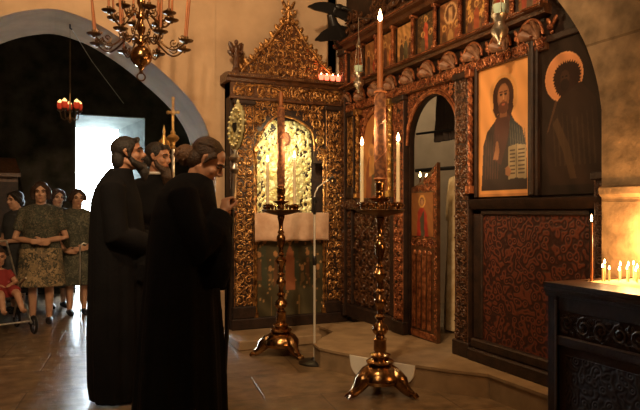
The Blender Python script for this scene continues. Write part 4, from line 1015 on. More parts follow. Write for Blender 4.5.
# sanctuary pier with a dark curtain rod
o = bx('wall_sanctuary_pier', M['sanct_wall'], 4.9, 3.6, 0, 5.3, 6.3, 4.5); struct(o)
mb = MB(); mb.tube([(3.35, 5.2, 2.05), (3.45, 4.2, 2.02), (3.5, 3.4, 2.0)], 0.012, 8); mb.tube([(3.6, 5.6, 1.72), (3.7, 4.2, 1.70), (3.7, 3.6, 1.70)], 0.02, 8); o = mb.build('curtain_rod', M['black_metal']); tag(o, 'dark metal rods crossing inside the arched opening', 'rod')
mb = MB(); rows = []
for j in range(9):
    z = 1.95+0.5*j/8; rows.append([(3.42+0.03*math.sin(i*1.4+j*0.3)+(0.02 if i < 14 else 0.0), (5.0-0.40*(i/13) if i < 14 else 4.6+0.40*((i-14)/13)), z) for i in range(28)])
mb.loft(rows); o = mb.build('curtain', M['curtain'], smooth=60); tag(o, 'dark curtain bunched at the top of the arched opening', 'curtain')
# two candles by the door leaf
t = empty('candle_bracket', (3.32, 5.04, 0.168), label='dark two-branched candle bracket just inside the arched opening', cat='candle holder')
mb = MB(); mb.lathe([(0.12, 0), (0.12, 0.02), (0.03, 0.04), (0.012, 0.07), (0.012, 1.10), (0.02, 1.12), (0.01, 1.14)], 16)
for s in (-1, 1): mb.tube([(0, 0, 1.10), (0.0, s*0.04, 1.08), (0.0, s*0.055, 1.13), (0, s*0.055, 1.16)], 0.006, 6)
mb.build('stem', M['bronze'], t)
for s, h, lb in ((1, 0.29, 'left'), (-1, 0.27, 'right')):
    candle('bracket_candle', (3.32, 5.04+s*0.055, 1.325), 0.009, h, M['wax_amber'], f'{lb} one of two lit candles just inside the arched opening', fh=0.05, fr=0.011)
# ------------------------------------------------------------------ people
def bake(mb, name, m, parent, voxel, smooth_it=3, strength=0.5):
    me = mb.mesh(name)
    import bmesh
    bm = bmesh.new(); bm.from_mesh(me); bmesh.ops.recalc_face_normals(bm, faces=bm.faces); bm.to_mesh(me); bm.free()
    tmp = bpy.data.objects.new('tmp', me); col.objects.link(tmp)
    r = tmp.modifiers.new('r', 'REMESH'); r.mode = 'VOXEL'; r.voxel_size = voxel; r.adaptivity = 0
    s = tmp.modifiers.new('s', 'SMOOTH'); s.factor = strength; s.iterations = smooth_it
    dg = bpy.context.evaluated_depsgraph_get(); ev = tmp.evaluated_get(dg)
    me2 = bpy.data.meshes.new_from_object(ev); me2.name = name
    bpy.data.objects.remove(tmp)
    me2.materials.clear(); me2.materials.append(m); me2.shade_smooth()
    o = bpy.data.objects.new(name, me2); col.objects.link(o)
    if parent is not None: o.parent = parent
    return o
def hand(mb, wrist, fwd, palm, curl=0.5, thumb=1, s=1.0, spread=0.02):
    """palm from the wrist along fwd; palm normal `palm` is the side the fingers curl to; thumb=+1/-1 picks the side"""
    f = Vector(fwd).normalized(); p = Vector(palm); p = (p-f*p.dot(f)).normalized(); sd = f.cross(p)*thumb
    w = Vector(wrist)
    T = Matrix(((sd.x, f.x, p.x, w.x), (sd.y, f.y, p.y, w.y), (sd.z, f.z, p.z, w.z), (0, 0, 0, 1)))
    mb.ball((0, 0.045*s, 0), (0.040*s, 0.052*s, 0.016*s), 14, 10, T=T)
    mb.tube([T @ Vector((0, -0.03*s, 0)), T @ Vector((0, 0.02*s, 0))], [0.026*s, 0.028*s], 10)
    for k, (x, L) in enumerate(((0.028, 0.072), (0.0095, 0.080), (-0.0095, 0.075), (-0.027, 0.058))):
        pts = [Vector((x*s*0.8, 0.06*s, 0))]; c = Vector((x*s, 0.088*s, 0)); pts.append(c.copy()); ang = x*spread*10
        a = 0.25*curl
        for seg in (0.42, 0.32, 0.26):
            a += curl*(0.85 if seg < 0.42 else 0.7)
            c = c+Vector((ang*seg*L, math.cos(a)*L*seg*s, math.sin(a)*L*seg*s)); pts.append(c.copy())
        mb.tube([T @ q for q in pts], [0.0095*s, 0.0095*s, 0.0088*s, 0.008*s, 0.0065*s], 8)
    th = [(0.018, 0.015, 0.004), (0.042, 0.038, 0.012), (0.052+0.004*(1-curl), 0.066, 0.020+0.012*curl), (0.046, 0.090, 0.026+0.02*curl)]
    mb.tube([T @ (Vector(q)*s) for q in th], [0.014*s, 0.012*s, 0.0105*s, 0.008*s], 8)
def head_T(pos, pitch=0.0, yaw=0.0, roll=0.0, s=1.0):
    """pos = centre of the head; pitch>0 bows forward (towards local -Y)"""
    return Matrix.Translation(Vector(pos)) @ Matrix.Rotation(yaw, 4, 'Z') @ Matrix.Rotation(pitch, 4, 'X') @ Matrix.Rotation(roll, 4, 'Y') @ Matrix.Scale(s, 4)
def head_mb(mb, T):
    mb.ball((0, 0.012, 0.038), (0.074, 0.094, 0.080), 20, 14, T=T)
    mb.ball((0, -0.022, -0.030), (0.060, 0.066, 0.082), 18, 12, T=T)
    mb.ball((0, -0.062, -0.090), (0.024, 0.022, 0.020), 12, 8, T=T)
    mb.tube([(-0.05, 0.02, -0.045), (-0.042, -0.03, -0.082), (0, -0.062, -0.098), (0.042, -0.03, -0.082), (0.05, 0.02, -0.045)], [0.018, 0.018, 0.02, 0.018, 0.018], 8, T=T)
    mb.tube([(0, -0.078, 0.030), (0, -0.094, 0.008), (0, -0.108, -0.014), (0, -0.100, -0.024), (0, -0.080, -0.028)], [0.009, 0.009, 0.0125, 0.010, 0.006], 8, T=T)
    for sgn in (-1, 1):
        mb.ball((sgn*0.011, -0.094, -0.020), (0.008, 0.009, 0.007), 8, 6, T=T)
        mb.ball((sgn*0.040, -0.062, -0.020), (0.022, 0.020, 0.022), 10, 8, T=T)
        mb.tube([(sgn*0.010, -0.083, 0.030), (sgn*0.032, -0.080, 0.036), (sgn*0.054, -0.062, 0.028)], [0.009, 0.010, 0.008], 7, T=T)
        mb.tube([(sgn*0.072, -0.002, -0.022), (sgn*0.078, 0.006, -0.005), (sgn*0.084, 0.020, 0.018), (sgn*0.082, 0.010, 0.032), (sgn*0.076, -0.002, 0.018)], [0.008, 0.009, 0.009, 0.008, 0.007], 7, T=T)
    mb.ball((0, -0.082, -0.048), (0.023, 0.010, 0.006), 12, 6, T=T)
    mb.ball((0, -0.080, -0.059), (0.020, 0.011, 0.007), 12, 6, T=T)
def face_parts(T, parent, brow):
    for sgn in (-1, 1):
        mb = MB(); mb.ball((sgn*0.031, -0.071, 0.014), (0.0125, 0.0125, 0.0085), 12, 8, T=T); mb.build('eye', M['eye'], parent)
    mb = MB()
    for sgn in (-1, 1): mb.tube([(sgn*0.012, -0.091, 0.031), (sgn*0.032, -0.091, 0.039), (sgn*0.054, -0.071, 0.031)], [0.004, 0.006, 0.004], 6, T=T)
    mb.build('eyebrows', brow, parent)
    mb = MB(); mb.ball((0, -0.088, -0.0535), (0.020, 0.006, 0.007), 12, 6, T=T); mb.build('lips', M['lips'], parent)
def rings_body(spec, n=26):
    out = []
    for z, cx_, cy_, rx, ry in spec:
        out.append([(cx_+rx*math.cos(2*PI*i/n), cy_+ry*math.sin(2*PI*i/n), z) for i in range(n)])
    return out
def body_mb(mb, H, hp, wr, el, lean=0.0, foot=True, hipw=0.09, shw=0.175, hem_dy=0.0):
    """nude body core; H total height; hp head centre; el, wr elbows and wrists (left, right)"""
    k = H/1.75; ly = lambda z: lean*(z/1.45)**2
    spec = [(0.82, 0, 0.0, 0.10, 0.07), (0.88, 0, 0, 0.155, 0.105), (0.95, 0, 0, 0.165, 0.115), (1.06, 0, 0, 0.135, 0.095), (1.18, 0, 0, 0.150, 0.105), (1.30, 0, 0, 0.165, 0.112), (1.38, 0, 0, 0.170, 0.100), (1.43, 0, 0, 0.14, 0.080), (1.47, 0, 0, 0.075, 0.062)]
    mb.loft(rings_body([(z*k, a, b+ly(z), rx*k, ry*k) for z, a, b, rx, ry in spec]))
    mb.tube([(0, ly(1.40), 1.42*k), (0, (ly(1.5)+hp[1]*1.0)/2+0.012, (1.5*k+hp[2]-0.03)/2), (hp[0], hp[1]+0.02, hp[2]-0.03)], [0.06, 0.055, 0.055], 12)
    for i, sgn in enumerate((-1, 1)):
        mb.tube([(sgn*hipw*k, 0, 0.90*k), (sgn*0.095*k, -0.01, 0.70*k), (sgn*0.095*k, -0.01, 0.50*k), (sgn*0.095*k, 0.015, 0.36*k), (sgn*0.095*k, 0.01, 0.08*k)], [0.088*k, 0.078*k, 0.054*k, 0.055*k, 0.036*k], 12)
        if foot: mb.tube([(sgn*0.095*k, 0.045, 0.04*k), (sgn*0.098*k, -0.03, 0.045*k), (sgn*0.10*k, -0.11, 0.032*k), (sgn*0.10*k, -0.16, 0.022*k)], [0.036*k, 0.038*k, 0.034*k, 0.020*k], 10)
        sh = Vector((sgn*shw*k, ly(1.40), 1.39*k)); e = Vector(el[i]); w = Vector(wr[i])
        mb.tube([sh-Vector((sgn*0.04, 0, 0)), sh, sh.lerp(e, 0.5), e, e.lerp(w, 0.35), w], [0.05*k, 0.054*k, 0.045*k, 0.038*k, 0.038*k, 0.026*k], 12)
def cassock(spec, n=72, folds=11, seed=1, amp=0.02):
    """robe lofted from (z, cx, cy, rx, ry) with folds that deepen towards the hem"""
    rnd = random.Random(seed); ph = [rnd.uniform(0, 6.28) for _ in range(4)]
    zmax = spec[0][0]; rings = []
    m = 34
    zs = [s_[0] for s_ in spec]
    for j in range(m+1):
        z = zmax+(zs[-1]-zmax)*j/m
        for q in range(len(spec)-1):
            if zs[q+1] <= z <= zs[q] or (zs[q] == zmax and z > zs[q]): break
        t = (zs[q]-z)/(zs[q]-zs[q+1]); t = max(0, min(1, t)); a, b = spec[q], spec[q+1]
        cx_, cy_, rx, ry = [a[i]*(1-t)+b[i]*t for i in (1, 2, 3, 4)]
        f = amp*min(1, max(0, (zmax-0.25-z)/0.9)); row = []
        for i in range(n):
            an = 2*PI*i/n
            d = f*(math.sin(folds*an+ph[0]+0.3*math.sin(2*z+ph[1]))+0.5*math.sin((folds*2+1)*an+ph[2])+0.6*math.sin(3*an+ph[3]))
            row.append((cx_+(rx+d)*math.cos(an), cy_+(ry+d)*math.sin(an), z))
        rings.append(row)
    return rings
def person(name, loc, face, label, group=None):
    return empty(name, loc, face, label, 'person', group)
def yaw_to(dx, dy):      # rotation that turns local -Y to (dx, dy)
    return math.atan2(dy, dx)+PI/2
# world point helper for a place on the floor seen at depth d and sideways offset
CAMYAW = R(23.9)
def floor_at(px, d):
    t_ = (px-320)/619; return (d*(math.sin(CAMYAW)+t_*math.cos(CAMYAW)), d*(math.cos(CAMYAW)-t_*math.sin(CAMYAW)))

# --- the priest holding the staff (nearest)
x, y = floor_at(188, 3.45)
p = person('person', (x, y, 0), yaw_to(0.93, -0.36), 'person in a black cassock with tied-back hair, head bowed, gripping a tall staff')
hp = (0.0, -0.105, 1.565); T = head_T(hp, pitch=R(38))
WR = [(-0.055, -0.205, 1.275), (0.05, -0.195, 1.215)]; EL = [(-0.20, -0.10, 1.08), (0.21, -0.08, 1.07)]
SX, SY = 0.0, -0.235     # staff in local coordinates at hand height
mb = MB(); head_mb(mb, T)
body_mb(mb, 1.72, hp, WR, EL, lean=-0.03)
hand(mb, WR[0], (0.25, -0.08, 0.9), (0.75, -0.65, 0), curl=1.1, thumb=-1, s=0.95); hand(mb, WR[1], (-0.25, -0.1, 0.9), (-0.75, -0.65, 0), curl=1.1, thumb=1, s=0.95)
bake(mb, 'body', M['skin'], p, 0.0062, 2)
face_parts(T, p, M['hair'])
mb = MB(); mb.ball((0, 0.030, 0.049), (0.082, 0.094, 0.080), 20, 14, T=T); mb.ball((0, 0.055, -0.02), (0.072, 0.058, 0.066), 16, 10, T=T)
for s in (-1, 1):
    mb.tube([(s*0.064, -0.030, 0.060), (s*0.074, -0.010, 0.03), (s*0.075, 0.0, -0.015)], [0.018, 0.014, 0.009], 8, T=T)
for k in range(26):
    a = -1.2+2.4*k/25; mb.tube([(0.066*math.sin(a), -0.042+0.02*abs(a), 0.104-0.022*abs(a)), (0.085*math.sin(a), 0.02, 0.13-0.035*abs(a)), (0.08*math.sin(a), 0.09, 0.06)], 0.006, 5, T=T)
hr = bake(mb, 'hair', M['hair'], p, 0.0055, 1)
mb = MB(); bun = Vector((0, 0.012, 1.605)); rb = random.Random(2)
mb.ball(bun, (0.055, 0.062, 0.058), 16, 12)
for k in range(60):
    v = Vector((rb.gauss(0, 1), rb.gauss(0, 1), rb.gauss(0, 1))).normalized(); mb.tube([bun+v*0.045, bun+v*0.058+Vector((0, 0.006, -0.004)), bun+v*0.056+Vector((rb.uniform(-.014, .014), 0.01, -0.012))], 0.005, 4)
mb.tube([bun, T @ Vector((0, 0.07, 0.02))], [0.04, 0.04], 10)
hb = bake(mb, 'hair_bun', mat('brown_hair', (0.09, 0.042, 0.018), 0.5, c2=(0.16, 0.078, 0.034), scale=60, bump=0.8, bscale=120), p, 0.005, 1)
hb['label'] = 'lighter brown bunched hair at the back of the head'
mb = MB()
mb.tube([(-0.02, -0.062, -0.09), (0, -0.076, -0.098), (0.02, -0.062, -0.09)], [0.014, 0.018, 0.014], 8, T=T)
bd = bake(mb, 'beard', M['hair'], p, 0.005, 1)
mb = MB()
mb.loft(cassock([(1.50, 0, -0.030, 0.074, 0.070), (1.455, 0, -0.015, 0.12, 0.125), (1.39, 0, 0.005, 0.185, 0.155), (1.28, 0, 0.015, 0.215, 0.18), (1.10, 0, 0.035, 0.215, 0.185), (0.9, 0, 0.035, 0.225, 0.20), (0.6, 0, 0.04, 0.235, 0.225), (0.25, 0, 0.045, 0.26, 0.245), (0.015, 0, 0.05, 0.28, 0.255)], seed=2, amp=0.012))
for i, s in enumerate((-1, 1)):
    e, w = Vector(EL[i]), Vector(WR[i]); sh = Vector((s*0.175, 0.0, 1.375))
    mb.tube([sh-Vector((s*0.06, 0, -0.01)), sh, sh.lerp(e, 0.5)+Vector((0, 0.005, 0)), e+Vector((0, 0.0, -0.01)), e.lerp(w, 0.5), w-(w-e).normalized()*0.01], [0.075, 0.082, 0.078, 0.082, 0.085, 0.062], 18)
    # hanging wide sleeve
    mb.tube([w+Vector((0, 0.015, -0.03)), w.lerp(e, 0.25)+Vector((0, -0.005, -0.11)), w.lerp(e, 0.4)+Vector((0, -0.015, -0.22)), w.lerp(e, 0.45)+Vector((0, -0.015, -0.31))], [0.045, 0.072, 0.075, 0.05], 16)
cs = bake(mb, 'cassock', M['cassock'], p, 0.009, 2)
# staff with pierced gilt fan; stands on the floor, held
Mp = p.matrix_basis
bot = Mp @ Vector((SX, SY+0.05, 0)); topv = Mp @ Vector((SX, SY-0.022, 1.50))
t = empty('fan_staff', bot, label='tall staff topped by an oval gilt pierced disc, held upright by the bowed person', cat='staff')
dirv = (topv-bot); t.rotation_mode = 'QUATERNION'
qa = Vector((0, 0, 1)).rotation_difference(dirv.normalized())
t.rotation_quaternion = qa
mb = MB(); mb.tube([(0, 0, 0), (0, 0, 1.33)], 0.0125, 12); mb.build('shaft', M['black_metal'], t)
mb = MB(); mb.lathe([(0.014, 1.30), (0.018, 1.31), (0.017, 1.40), (0.015, 1.50), (0.022, 1.51), (0.026, 1.525), (0.015, 1.54), (0.012, 1.56), (0.03, 1.575), (0.034, 1.59), (0.014, 1.61), (0.01, 1.64)], 18); mb.build('silver_socket', M['silver'], t)
mb = MB(); ang = R(23.9+90-14-8); ca, sa = math.cos(R(97)), math.sin(R(97))
q = Matrix(((ca, 0, -sa, 0), (sa, 0, ca, 0), (0, 1, 0, 1.76), (0, 0, 0, 1)))
n = 48; outer = []; 
for i in range(n):
    a = 2*PI*i/n; rr = 1+0.07*abs(math.sin(a*8)); outer.append((0.105*rr*math.cos(a), 0.128*rr*math.sin(a)))
vs = []; fs = []
rings = []
for rr, w in ((0.16, 0.006), (0.30, 0.012), (0.5, 0.006), (0.75, 0.012), (0.93, 0.006), (1.0, 0.003)):
    rings.append([(u*rr, v*rr, w) for u, v in outer])
for sgn in (1, -1):
    o_ = len(vs)
    for rg in rings: vs += [(u, v, w*sgn) for u, v, w in rg]
    for j in range(len(rings)-1):
        for i in range(n): fs.append((o_+j*n+i, o_+j*n+(i+1) % n, o_+(j+1)*n+(i+1) % n, o_+(j+1)*n+i))
mb.add(vs, fs, q)
for i in range(20):
    a = 2*PI*i/20; mb.ball((0.085*math.cos(a), 0.104*math.sin(a), 0.012), 0.010, 6, 4, T=q); mb.ball((0.085*math.cos(a), 0.104*math.sin(a), -0.012), 0.010, 6, 4, T=q)
    if i % 2: mb.ball((0.055*math.cos(a), 0.066*math.sin(a), 0.012), (0.012, 0.012, 0.006), 6, 4, T=q); mb.ball((0.055*math.cos(a), 0.066*math.sin(a), -0.012), (0.012, 0.012, 0.006), 6, 4, T=q)
mb.ball((0, 0.142, 0), (0.012, 0.016, 0.008), 8, 6, T=q)
mb.build('pierced_disc', M['rev'], t, smooth=50)
mb = MB(); mb.prism([(0, -0.03), (0.028, 0.005), (0.024, 0.024), (0.010, 0.026), (0, 0.014), (-0.010, 0.026), (-0.024, 0.024), (-0.028, 0.005)], -0.016, 0.016, T=q); o = mb.build('heart_mark', M['black_metal'], t, smooth=0); o['label'] = 'dark heart-shaped mark in the middle of the disc'

# --- priest on the left
x, y = floor_at(121, 4.3)
p = person('person', (x, y, 0), yaw_to(0.95, -0.30), 'bearded person in a long black cassock at the left, silhouetted against the bright doorway')
hp = (0.0, -0.055, 1.685); T = head_T(hp, pitch=R(-4))
WR = [(-0.10, -0.22, 1.05), (0.09, -0.23, 1.03)]; EL = [(-0.22, -0.02, 1.12), (0.22, -0.02, 1.12)]
mb = MB(); head_mb(mb, T); body_mb(mb, 1.82, hp, WR, EL)
hand(mb, WR[0], (0.9, -0.35, -0.1), (0, 1, 0.1), curl=0.5, thumb=1); hand(mb, WR[1], (-0.9, -0.35, -0.1), (0, 1, 0.1), curl=0.5, thumb=-1)
bake(mb, 'body', M['skin'], p, 0.0075, 2); face_parts(T, p, M['hair_black'])
mb = MB(); mb.ball((0, 0.026, 0.044), (0.086, 0.100, 0.084), 20, 14, T=T); mb.ball((0, 0.066, -0.035), (0.078, 0.058, 0.085), 16, 10, T=T)
for s in (-1, 1): mb.tube([(s*0.074, -0.035, 0.05), (s*0.079, -0.018, 0.02), (s*0.074, -0.015, -0.03)], [0.016, 0.013, 0.012], 8, T=T)
mb.tube([(-0.05, -0.05, 0.088), (0, -0.062, 0.10), (0.05, -0.05, 0.088)], 0.02, 8, T=T)
bake(mb, 'hair', M['hair_black'], p, 0.006, 1)
mb = MB()
mb.tube([(-0.064, -0.01, -0.02), (-0.06, -0.035, -0.06), (-0.03, -0.072, -0.09), (0, -0.085, -0.095), (0.03, -0.072, -0.09), (0.06, -0.035, -0.06), (0.064, -0.01, -0.02)], [0.014, 0.022, 0.03, 0.033, 0.03, 0.022, 0.014], 10, T=T)
mb.tube([(0, -0.075, -0.09), (0, -0.095, -0.14), (0, -0.09, -0.19)], [0.042, 0.036, 0.014], 10, T=T)
mb.tube([(-0.03, -0.085, -0.045), (0, -0.10, -0.036), (0.03, -0.085, -0.045)], 0.009, 8, T=T)
bake(mb, 'beard', M['hair_black'], p, 0.006, 1)
mb = MB()
mb.loft(cassock([(1.585, 0, 0.0, 0.072, 0.075), (1.535, 0, 0.015, 0.12, 0.10), (1.46, 0, 0.03, 0.19, 0.135), (1.36, 0, 0.03, 0.22, 0.165), (1.10, 0, 0.025, 0.225, 0.185), (0.8, 0, 0.02, 0.23, 0.195), (0.45, 0, 0.02, 0.25, 0.20), (0.13, 0, 0.015, 0.255, 0.20), (0.015, 0, 0.01, 0.25, 0.19)], seed=5, amp=0.010))
for i, s in enumerate((-1, 1)):
    e, w = Vector(EL[i]), Vector(WR[i]); sh = Vector((s*0.18, 0.02, 1.445))
    mb.tube([sh-Vector((s*0.06, 0, -0.01)), sh, sh.lerp(e, 0.5), e, e.lerp(w, 0.5), w-(w-e).normalized()*0.01], [0.075, 0.082, 0.08, 0.085, 0.085, 0.07], 18)
    mb.tube([w+Vector((0, 0.02, -0.02)), w+Vector((0, 0.05, -0.12)), w+Vector((0, 0.06, -0.24))], [0.05, 0.08, 0.05], 14)
bake(mb, 'cassock', M['cassock'], p, 0.010, 2)

# --- bearded man between them
x, y = floor_at(156, 5.25)
p = person('person', (x, y, 0), yaw_to(0.35, -0.93), 'bearded person in black half hidden between the two cassocked figures, white at the collar')
hp = (0.0, -0.04, 1.67); T = head_T(hp, pitch=R(8), yaw=R(28))
p.scale = (1.04, 1.04, 1.04)
WR = [(-0.10, -0.20, 1.00), (0.09, -0.21, 0.99)]; EL = [(-0.24, -0.02, 1.10), (0.24, -0.02, 1.10)]
mb = MB(); head_mb(mb, T); body_mb(mb, 1.80, hp, WR, EL)
hand(mb, WR[0], (0.9, -0.35, -0.1), (0, 1, 0.1), curl=0.5, thumb=1); hand(mb, WR[1], (-0.9, -0.35, -0.1), (0, 1, 0.1), curl=0.5, thumb=-1)
bake(mb, 'body', M['skin'], p, 0.0085, 2); face_parts(T, p, M['hair'])
mb = MB(); mb.ball((0, 0.026, 0.046), (0.084, 0.098, 0.084), 18, 12, T=T); mb.ball((0, 0.07, -0.02), (0.078, 0.055, 0.07), 14, 10, T=T)
mb.tube([(-0.05, -0.05, 0.088), (0, -0.062, 0.10), (0.05, -0.05, 0.088)], 0.02, 8, T=T); bake(mb, 'hair', M['hair_black'], p, 0.007, 1)
mb = MB()
mb.tube([(-0.064, -0.01, -0.02), (-0.06, -0.035, -0.06), (-0.03, -0.072, -0.09), (0, -0.085, -0.095), (0.03, -0.072, -0.09), (0.06, -0.035, -0.06), (0.064, -0.01, -0.02)], [0.014, 0.022, 0.03, 0.033, 0.03, 0.022, 0.014], 10, T=T)
mb.tube([(0, -0.075, -0.09), (0, -0.095, -0.15), (0, -0.09, -0.21)], [0.045, 0.042, 0.014], 10, T=T); bake(mb, 'beard', M['hair'], p, 0.007, 1)
mb = MB(); mb.loft(cassock([(1.54, 0, 0.005, 0.072, 0.075), (1.50, 0, 0.02, 0.13, 0.10), (1.45, 0, 0.03, 0.20, 0.13), (1.30, 0, 0.03, 0.22, 0.16), (0.9, 0, 0.03, 0.23, 0.19), (0.45, 0, 0.03, 0.25, 0.21), (0.015, 0, 0.03, 0.27, 0.23)], seed=7, amp=0.010))
for i, s in enumerate((-1, 1)):
    e, w = Vector(EL[i]), Vector(WR[i]); sh = Vector((s*0.18, 0.02, 1.43))
    mb.tube([sh-Vector((s*0.06, 0, -0.01)), sh, sh.lerp(e, 0.5), e, e.lerp(w, 0.5), w-(w-e).normalized()*0.01], [0.07, 0.078, 0.075, 0.08, 0.08, 0.065], 16)
bake(mb, 'cassock', M['cassock'], p, 0.012, 2)
mb = MB(); mb.tube([(0.02*math.cos(a)-0.0+0.065*math.cos(a), 0.0+0.08*math.sin(a)-0.0, 1.545) for a in [2*PI*i/20 for i in range(21)]], 0.012, 8); mb.build('collar', M['white_cloth'], p)

# --- two gilt processional standards behind them
def standard(px, d, ztop, label, kind):
    x, y = floor_at(px, d)
    t = empty('processional_staff', (x, y, 0), R(-23.9), label, 'staff')
    mb = MB(); mb.lathe([(0.07, 0), (0.07, 0.03), (0.05, 0.05), (0.03, 0.09), (0.02, 0.12)], 20); mb.build('foot', M['bronze'], t)
    mb = MB(); mb.tube([(0, 0, 0.09), (0, 0, ztop-0.42)], 0.016, 12); mb.build('shaft', M['silver'], t)
    z = ztop-0.45
    mb = MB(); mb.lathe([(0.018, z), (0.03, z+0.01), (0.018, z+0.03), (0.022, z+0.06), (0.045, z+0.08), (0.058, z+0.10), (0.045, z+0.12), (0.02, z+0.135), (0.024, z+0.15), (0.014, z+0.17)], 18); mb.build('knop', M['gilt_bright'], t)
    mb = MB()
    if kind == 'cross':
        mb.box(-0.011, -0.008, z+0.16, 0.011, 0.008, ztop, bev=0.003); mb.box(-0.036, -0.008, ztop-0.13, 0.036, 0.008, ztop-0.108, bev=0.003)
        for a, b in ((-0.044, ztop-0.119), (0.044, ztop-0.119), (0, ztop+0.008)): mb.ball((a, 0, b), (0.018, 0.011, 0.018), 10, 8)
        mb.ball((0, 0, ztop-0.119), (0.025, 0.014, 0.025), 10, 8); mb.build('cross', M['gilt_bright'], t)
    else:
        mb.lathe([(0.012, z+0.15), (0.036, z+0.18), (0.045, z+0.23), (0.036, z+0.28), (0.018, z+0.33), (0.012, z+0.36), (0.016, z+0.38), (0.003, z+0.44)], 12)
        for k in range(6):
            a = k*PI/3; mb.tube([(0.04*math.cos(a), 0.04*math.sin(a), z+0.18), (0.055*math.cos(a), 0.055*math.sin(a), z+0.23), (0.04*math.cos(a), 0.04*math.sin(a), z+0.30)], 0.006, 5)
        mb.build('lantern_head', M['gilt_bright'], t)
    return t
standard(173, 5.6, 2.30, 'gilt processional staff ending in a small cross, rising behind the bowed person', 'cross')
standard(164, 5.75, 2.10, 'shorter gilt staff with a bulbous lantern head beside the cross-topped staff', 'lantern')

# --- worshippers by the door
def woman(px, d, H, yaw, label, top, skirt, hairm, arms='fold', hem=0.50, seed=1, group=None, voxel=0.011, width=1.0, legs=True, hairlen=0.02):
    x, y = floor_at(px, d); k = H/1.75
    p = person('person', (x, y, 0), yaw, label, group)
    hp = (0, -0.03, H-0.118); T = head_T(hp, pitch=R(6), s=0.97)
    if arms == 'fold': WR = [(-0.03, -0.20, 0.985*k*1.03), (0.03, -0.21, 1.0*k*1.03)]; EL = [(-0.25*width, -0.02, 1.06*k), (0.25*width, -0.02, 1.06*k)]
    else: WR = [(-0.16, -0.18, 0.90*k), (0.06, -0.20, 0.93*k)]; EL = [(-0.25*width, -0.0, 1.06*k), (0.25*width, -0.02, 1.06*k)]
    mb = MB(); head_mb(mb, T); body_mb(mb, H, hp, WR, EL)
    hand(mb, WR[0], (0.95, -0.2, -0.1), (0, 1, 0), curl=0.35, thumb=1, s=0.9); hand(mb, WR[1], (-0.95, -0.25, -0.05), (0, 1, 0), curl=0.35, thumb=-1, s=0.9)
    bake(mb, 'body', M['skin_pale'], p, 0.0085, 2); face_parts(T, p, hairm)
    mb = MB(); mb.ball((0, 0.024, 0.046), (0.090, 0.100, 0.086), 18, 12, T=T)
    for s in (-1, 1): mb.tube([(s*0.03, -0.055, 0.10), (s*0.075, -0.03, 0.06), (s*0.088, 0.01, 0.0), (s*0.085, 0.02, -0.04-hairlen)], [0.024, 0.026, 0.034, 0.03], 10, T=T)
    mb.ball((0, 0.06, -0.03-hairlen/2), (0.088, 0.06, 0.075), 14, 10, T=T); bake(mb, 'hair', hairm, p, 0.009, 1)
    w_ = width; z = lambda q: q*k
    mb = MB(); mb.loft(cassock([(z(1.485), 0, 0.02, 0.085, 0.065), (z(1.455), 0, 0.015, 0.15*w_, 0.09), (z(1.40), 0, 0.0, 0.195*w_, 0.115), (z(1.25), 0, 0, 0.19*w_, 0.15), (z(1.08), 0, 0, 0.175*w_, 0.135), (z(0.92), 0, 0, 0.205*w_, 0.15)], seed=seed, amp=0.004))
    for i, s in enumerate((-1, 1)):
        e = Vector(EL[i]); sh = Vector((s*0.175*k*w_, 0, z(1.39))); mb.tube([sh-Vector((s*0.05, 0, 0)), sh, sh.lerp(e, 0.45), sh.lerp(e, 0.72)], [0.065, 0.068, 0.062, 0.06], 14)
    bake(mb, 'blouse', top, p, voxel, 1)
    mb = MB(); mb.loft(cassock([(z(1.0), 0, 0, 0.182*w_, 0.137), (z(0.9), 0, 0, 0.21*w_, 0.155), (z(0.7), 0, 0, 0.225*w_, 0.165), (z(hem), 0, 0, 0.245*w_, 0.18)], seed=seed+3, amp=0.016, folds=9)); bake(mb, 'skirt', skirt, p, voxel, 1)
    for s in (-1, 1):
        mb = MB(); mb.tube([(s*0.095*k, 0.05, 0.032), (s*0.097*k, -0.03, 0.034), (s*0.10*k, -0.115, 0.028), (s*0.10*k, -0.165, 0.02)], [0.034, 0.04, 0.037, 0.018], 12, T=Matrix.Scale(1, 4)); mb.build('shoe', M['shoe'], p)
    return p
w1 = woman(41, 7.15, 1.62, yaw_to(-0.05, -1), 'dark-haired person in floral blouse and patterned skirt standing with hands folded', M['floral_top'], M['floral_skirt'], M['hair'], seed=11, hairlen=0.04, hem=0.46, width=1.08)
w2 = woman(77, 7.75, 1.56, yaw_to(0.15, -1), 'short-haired person in a leaf-print dress with a cane beside the bright doorway', M['leaf_dress'], M['leaf_dress'], M['hair'], arms='cane', seed=14, hairlen=-0.02, hem=0.42)
w3 = woman(57, 8.3, 1.58, yaw_to(0.3, -1), 'person in dark clothes mostly hidden behind the shoulder of the floral blouse wearer', M['grey_cloth'], M['grey_cloth'], M['hair'], seed=17, hairlen=0.0, hem=0.3)
w4 = woman(17, 7.9, 1.54, yaw_to(-0.8, -0.6), 'dark-clothed person standing at the far left behind the stroller', M['grey_cloth'], M['grey_cloth'], M['hair_black'], seed=19, hairlen=-0.01, hem=0.3)
# cane
x, y = floor_at(80, 7.42)
mb = MB(); mb.tube([(x, y, 0), (x, y, 0.84), (x+0.01, y, 0.88), (x+0.04, y, 0.905), (x+0.075, y, 0.89)], 0.009, 8); tag(mb.build('walking_cane', M['silver']), 'thin walking cane held upright in front of the leaf-print dress', 'cane')
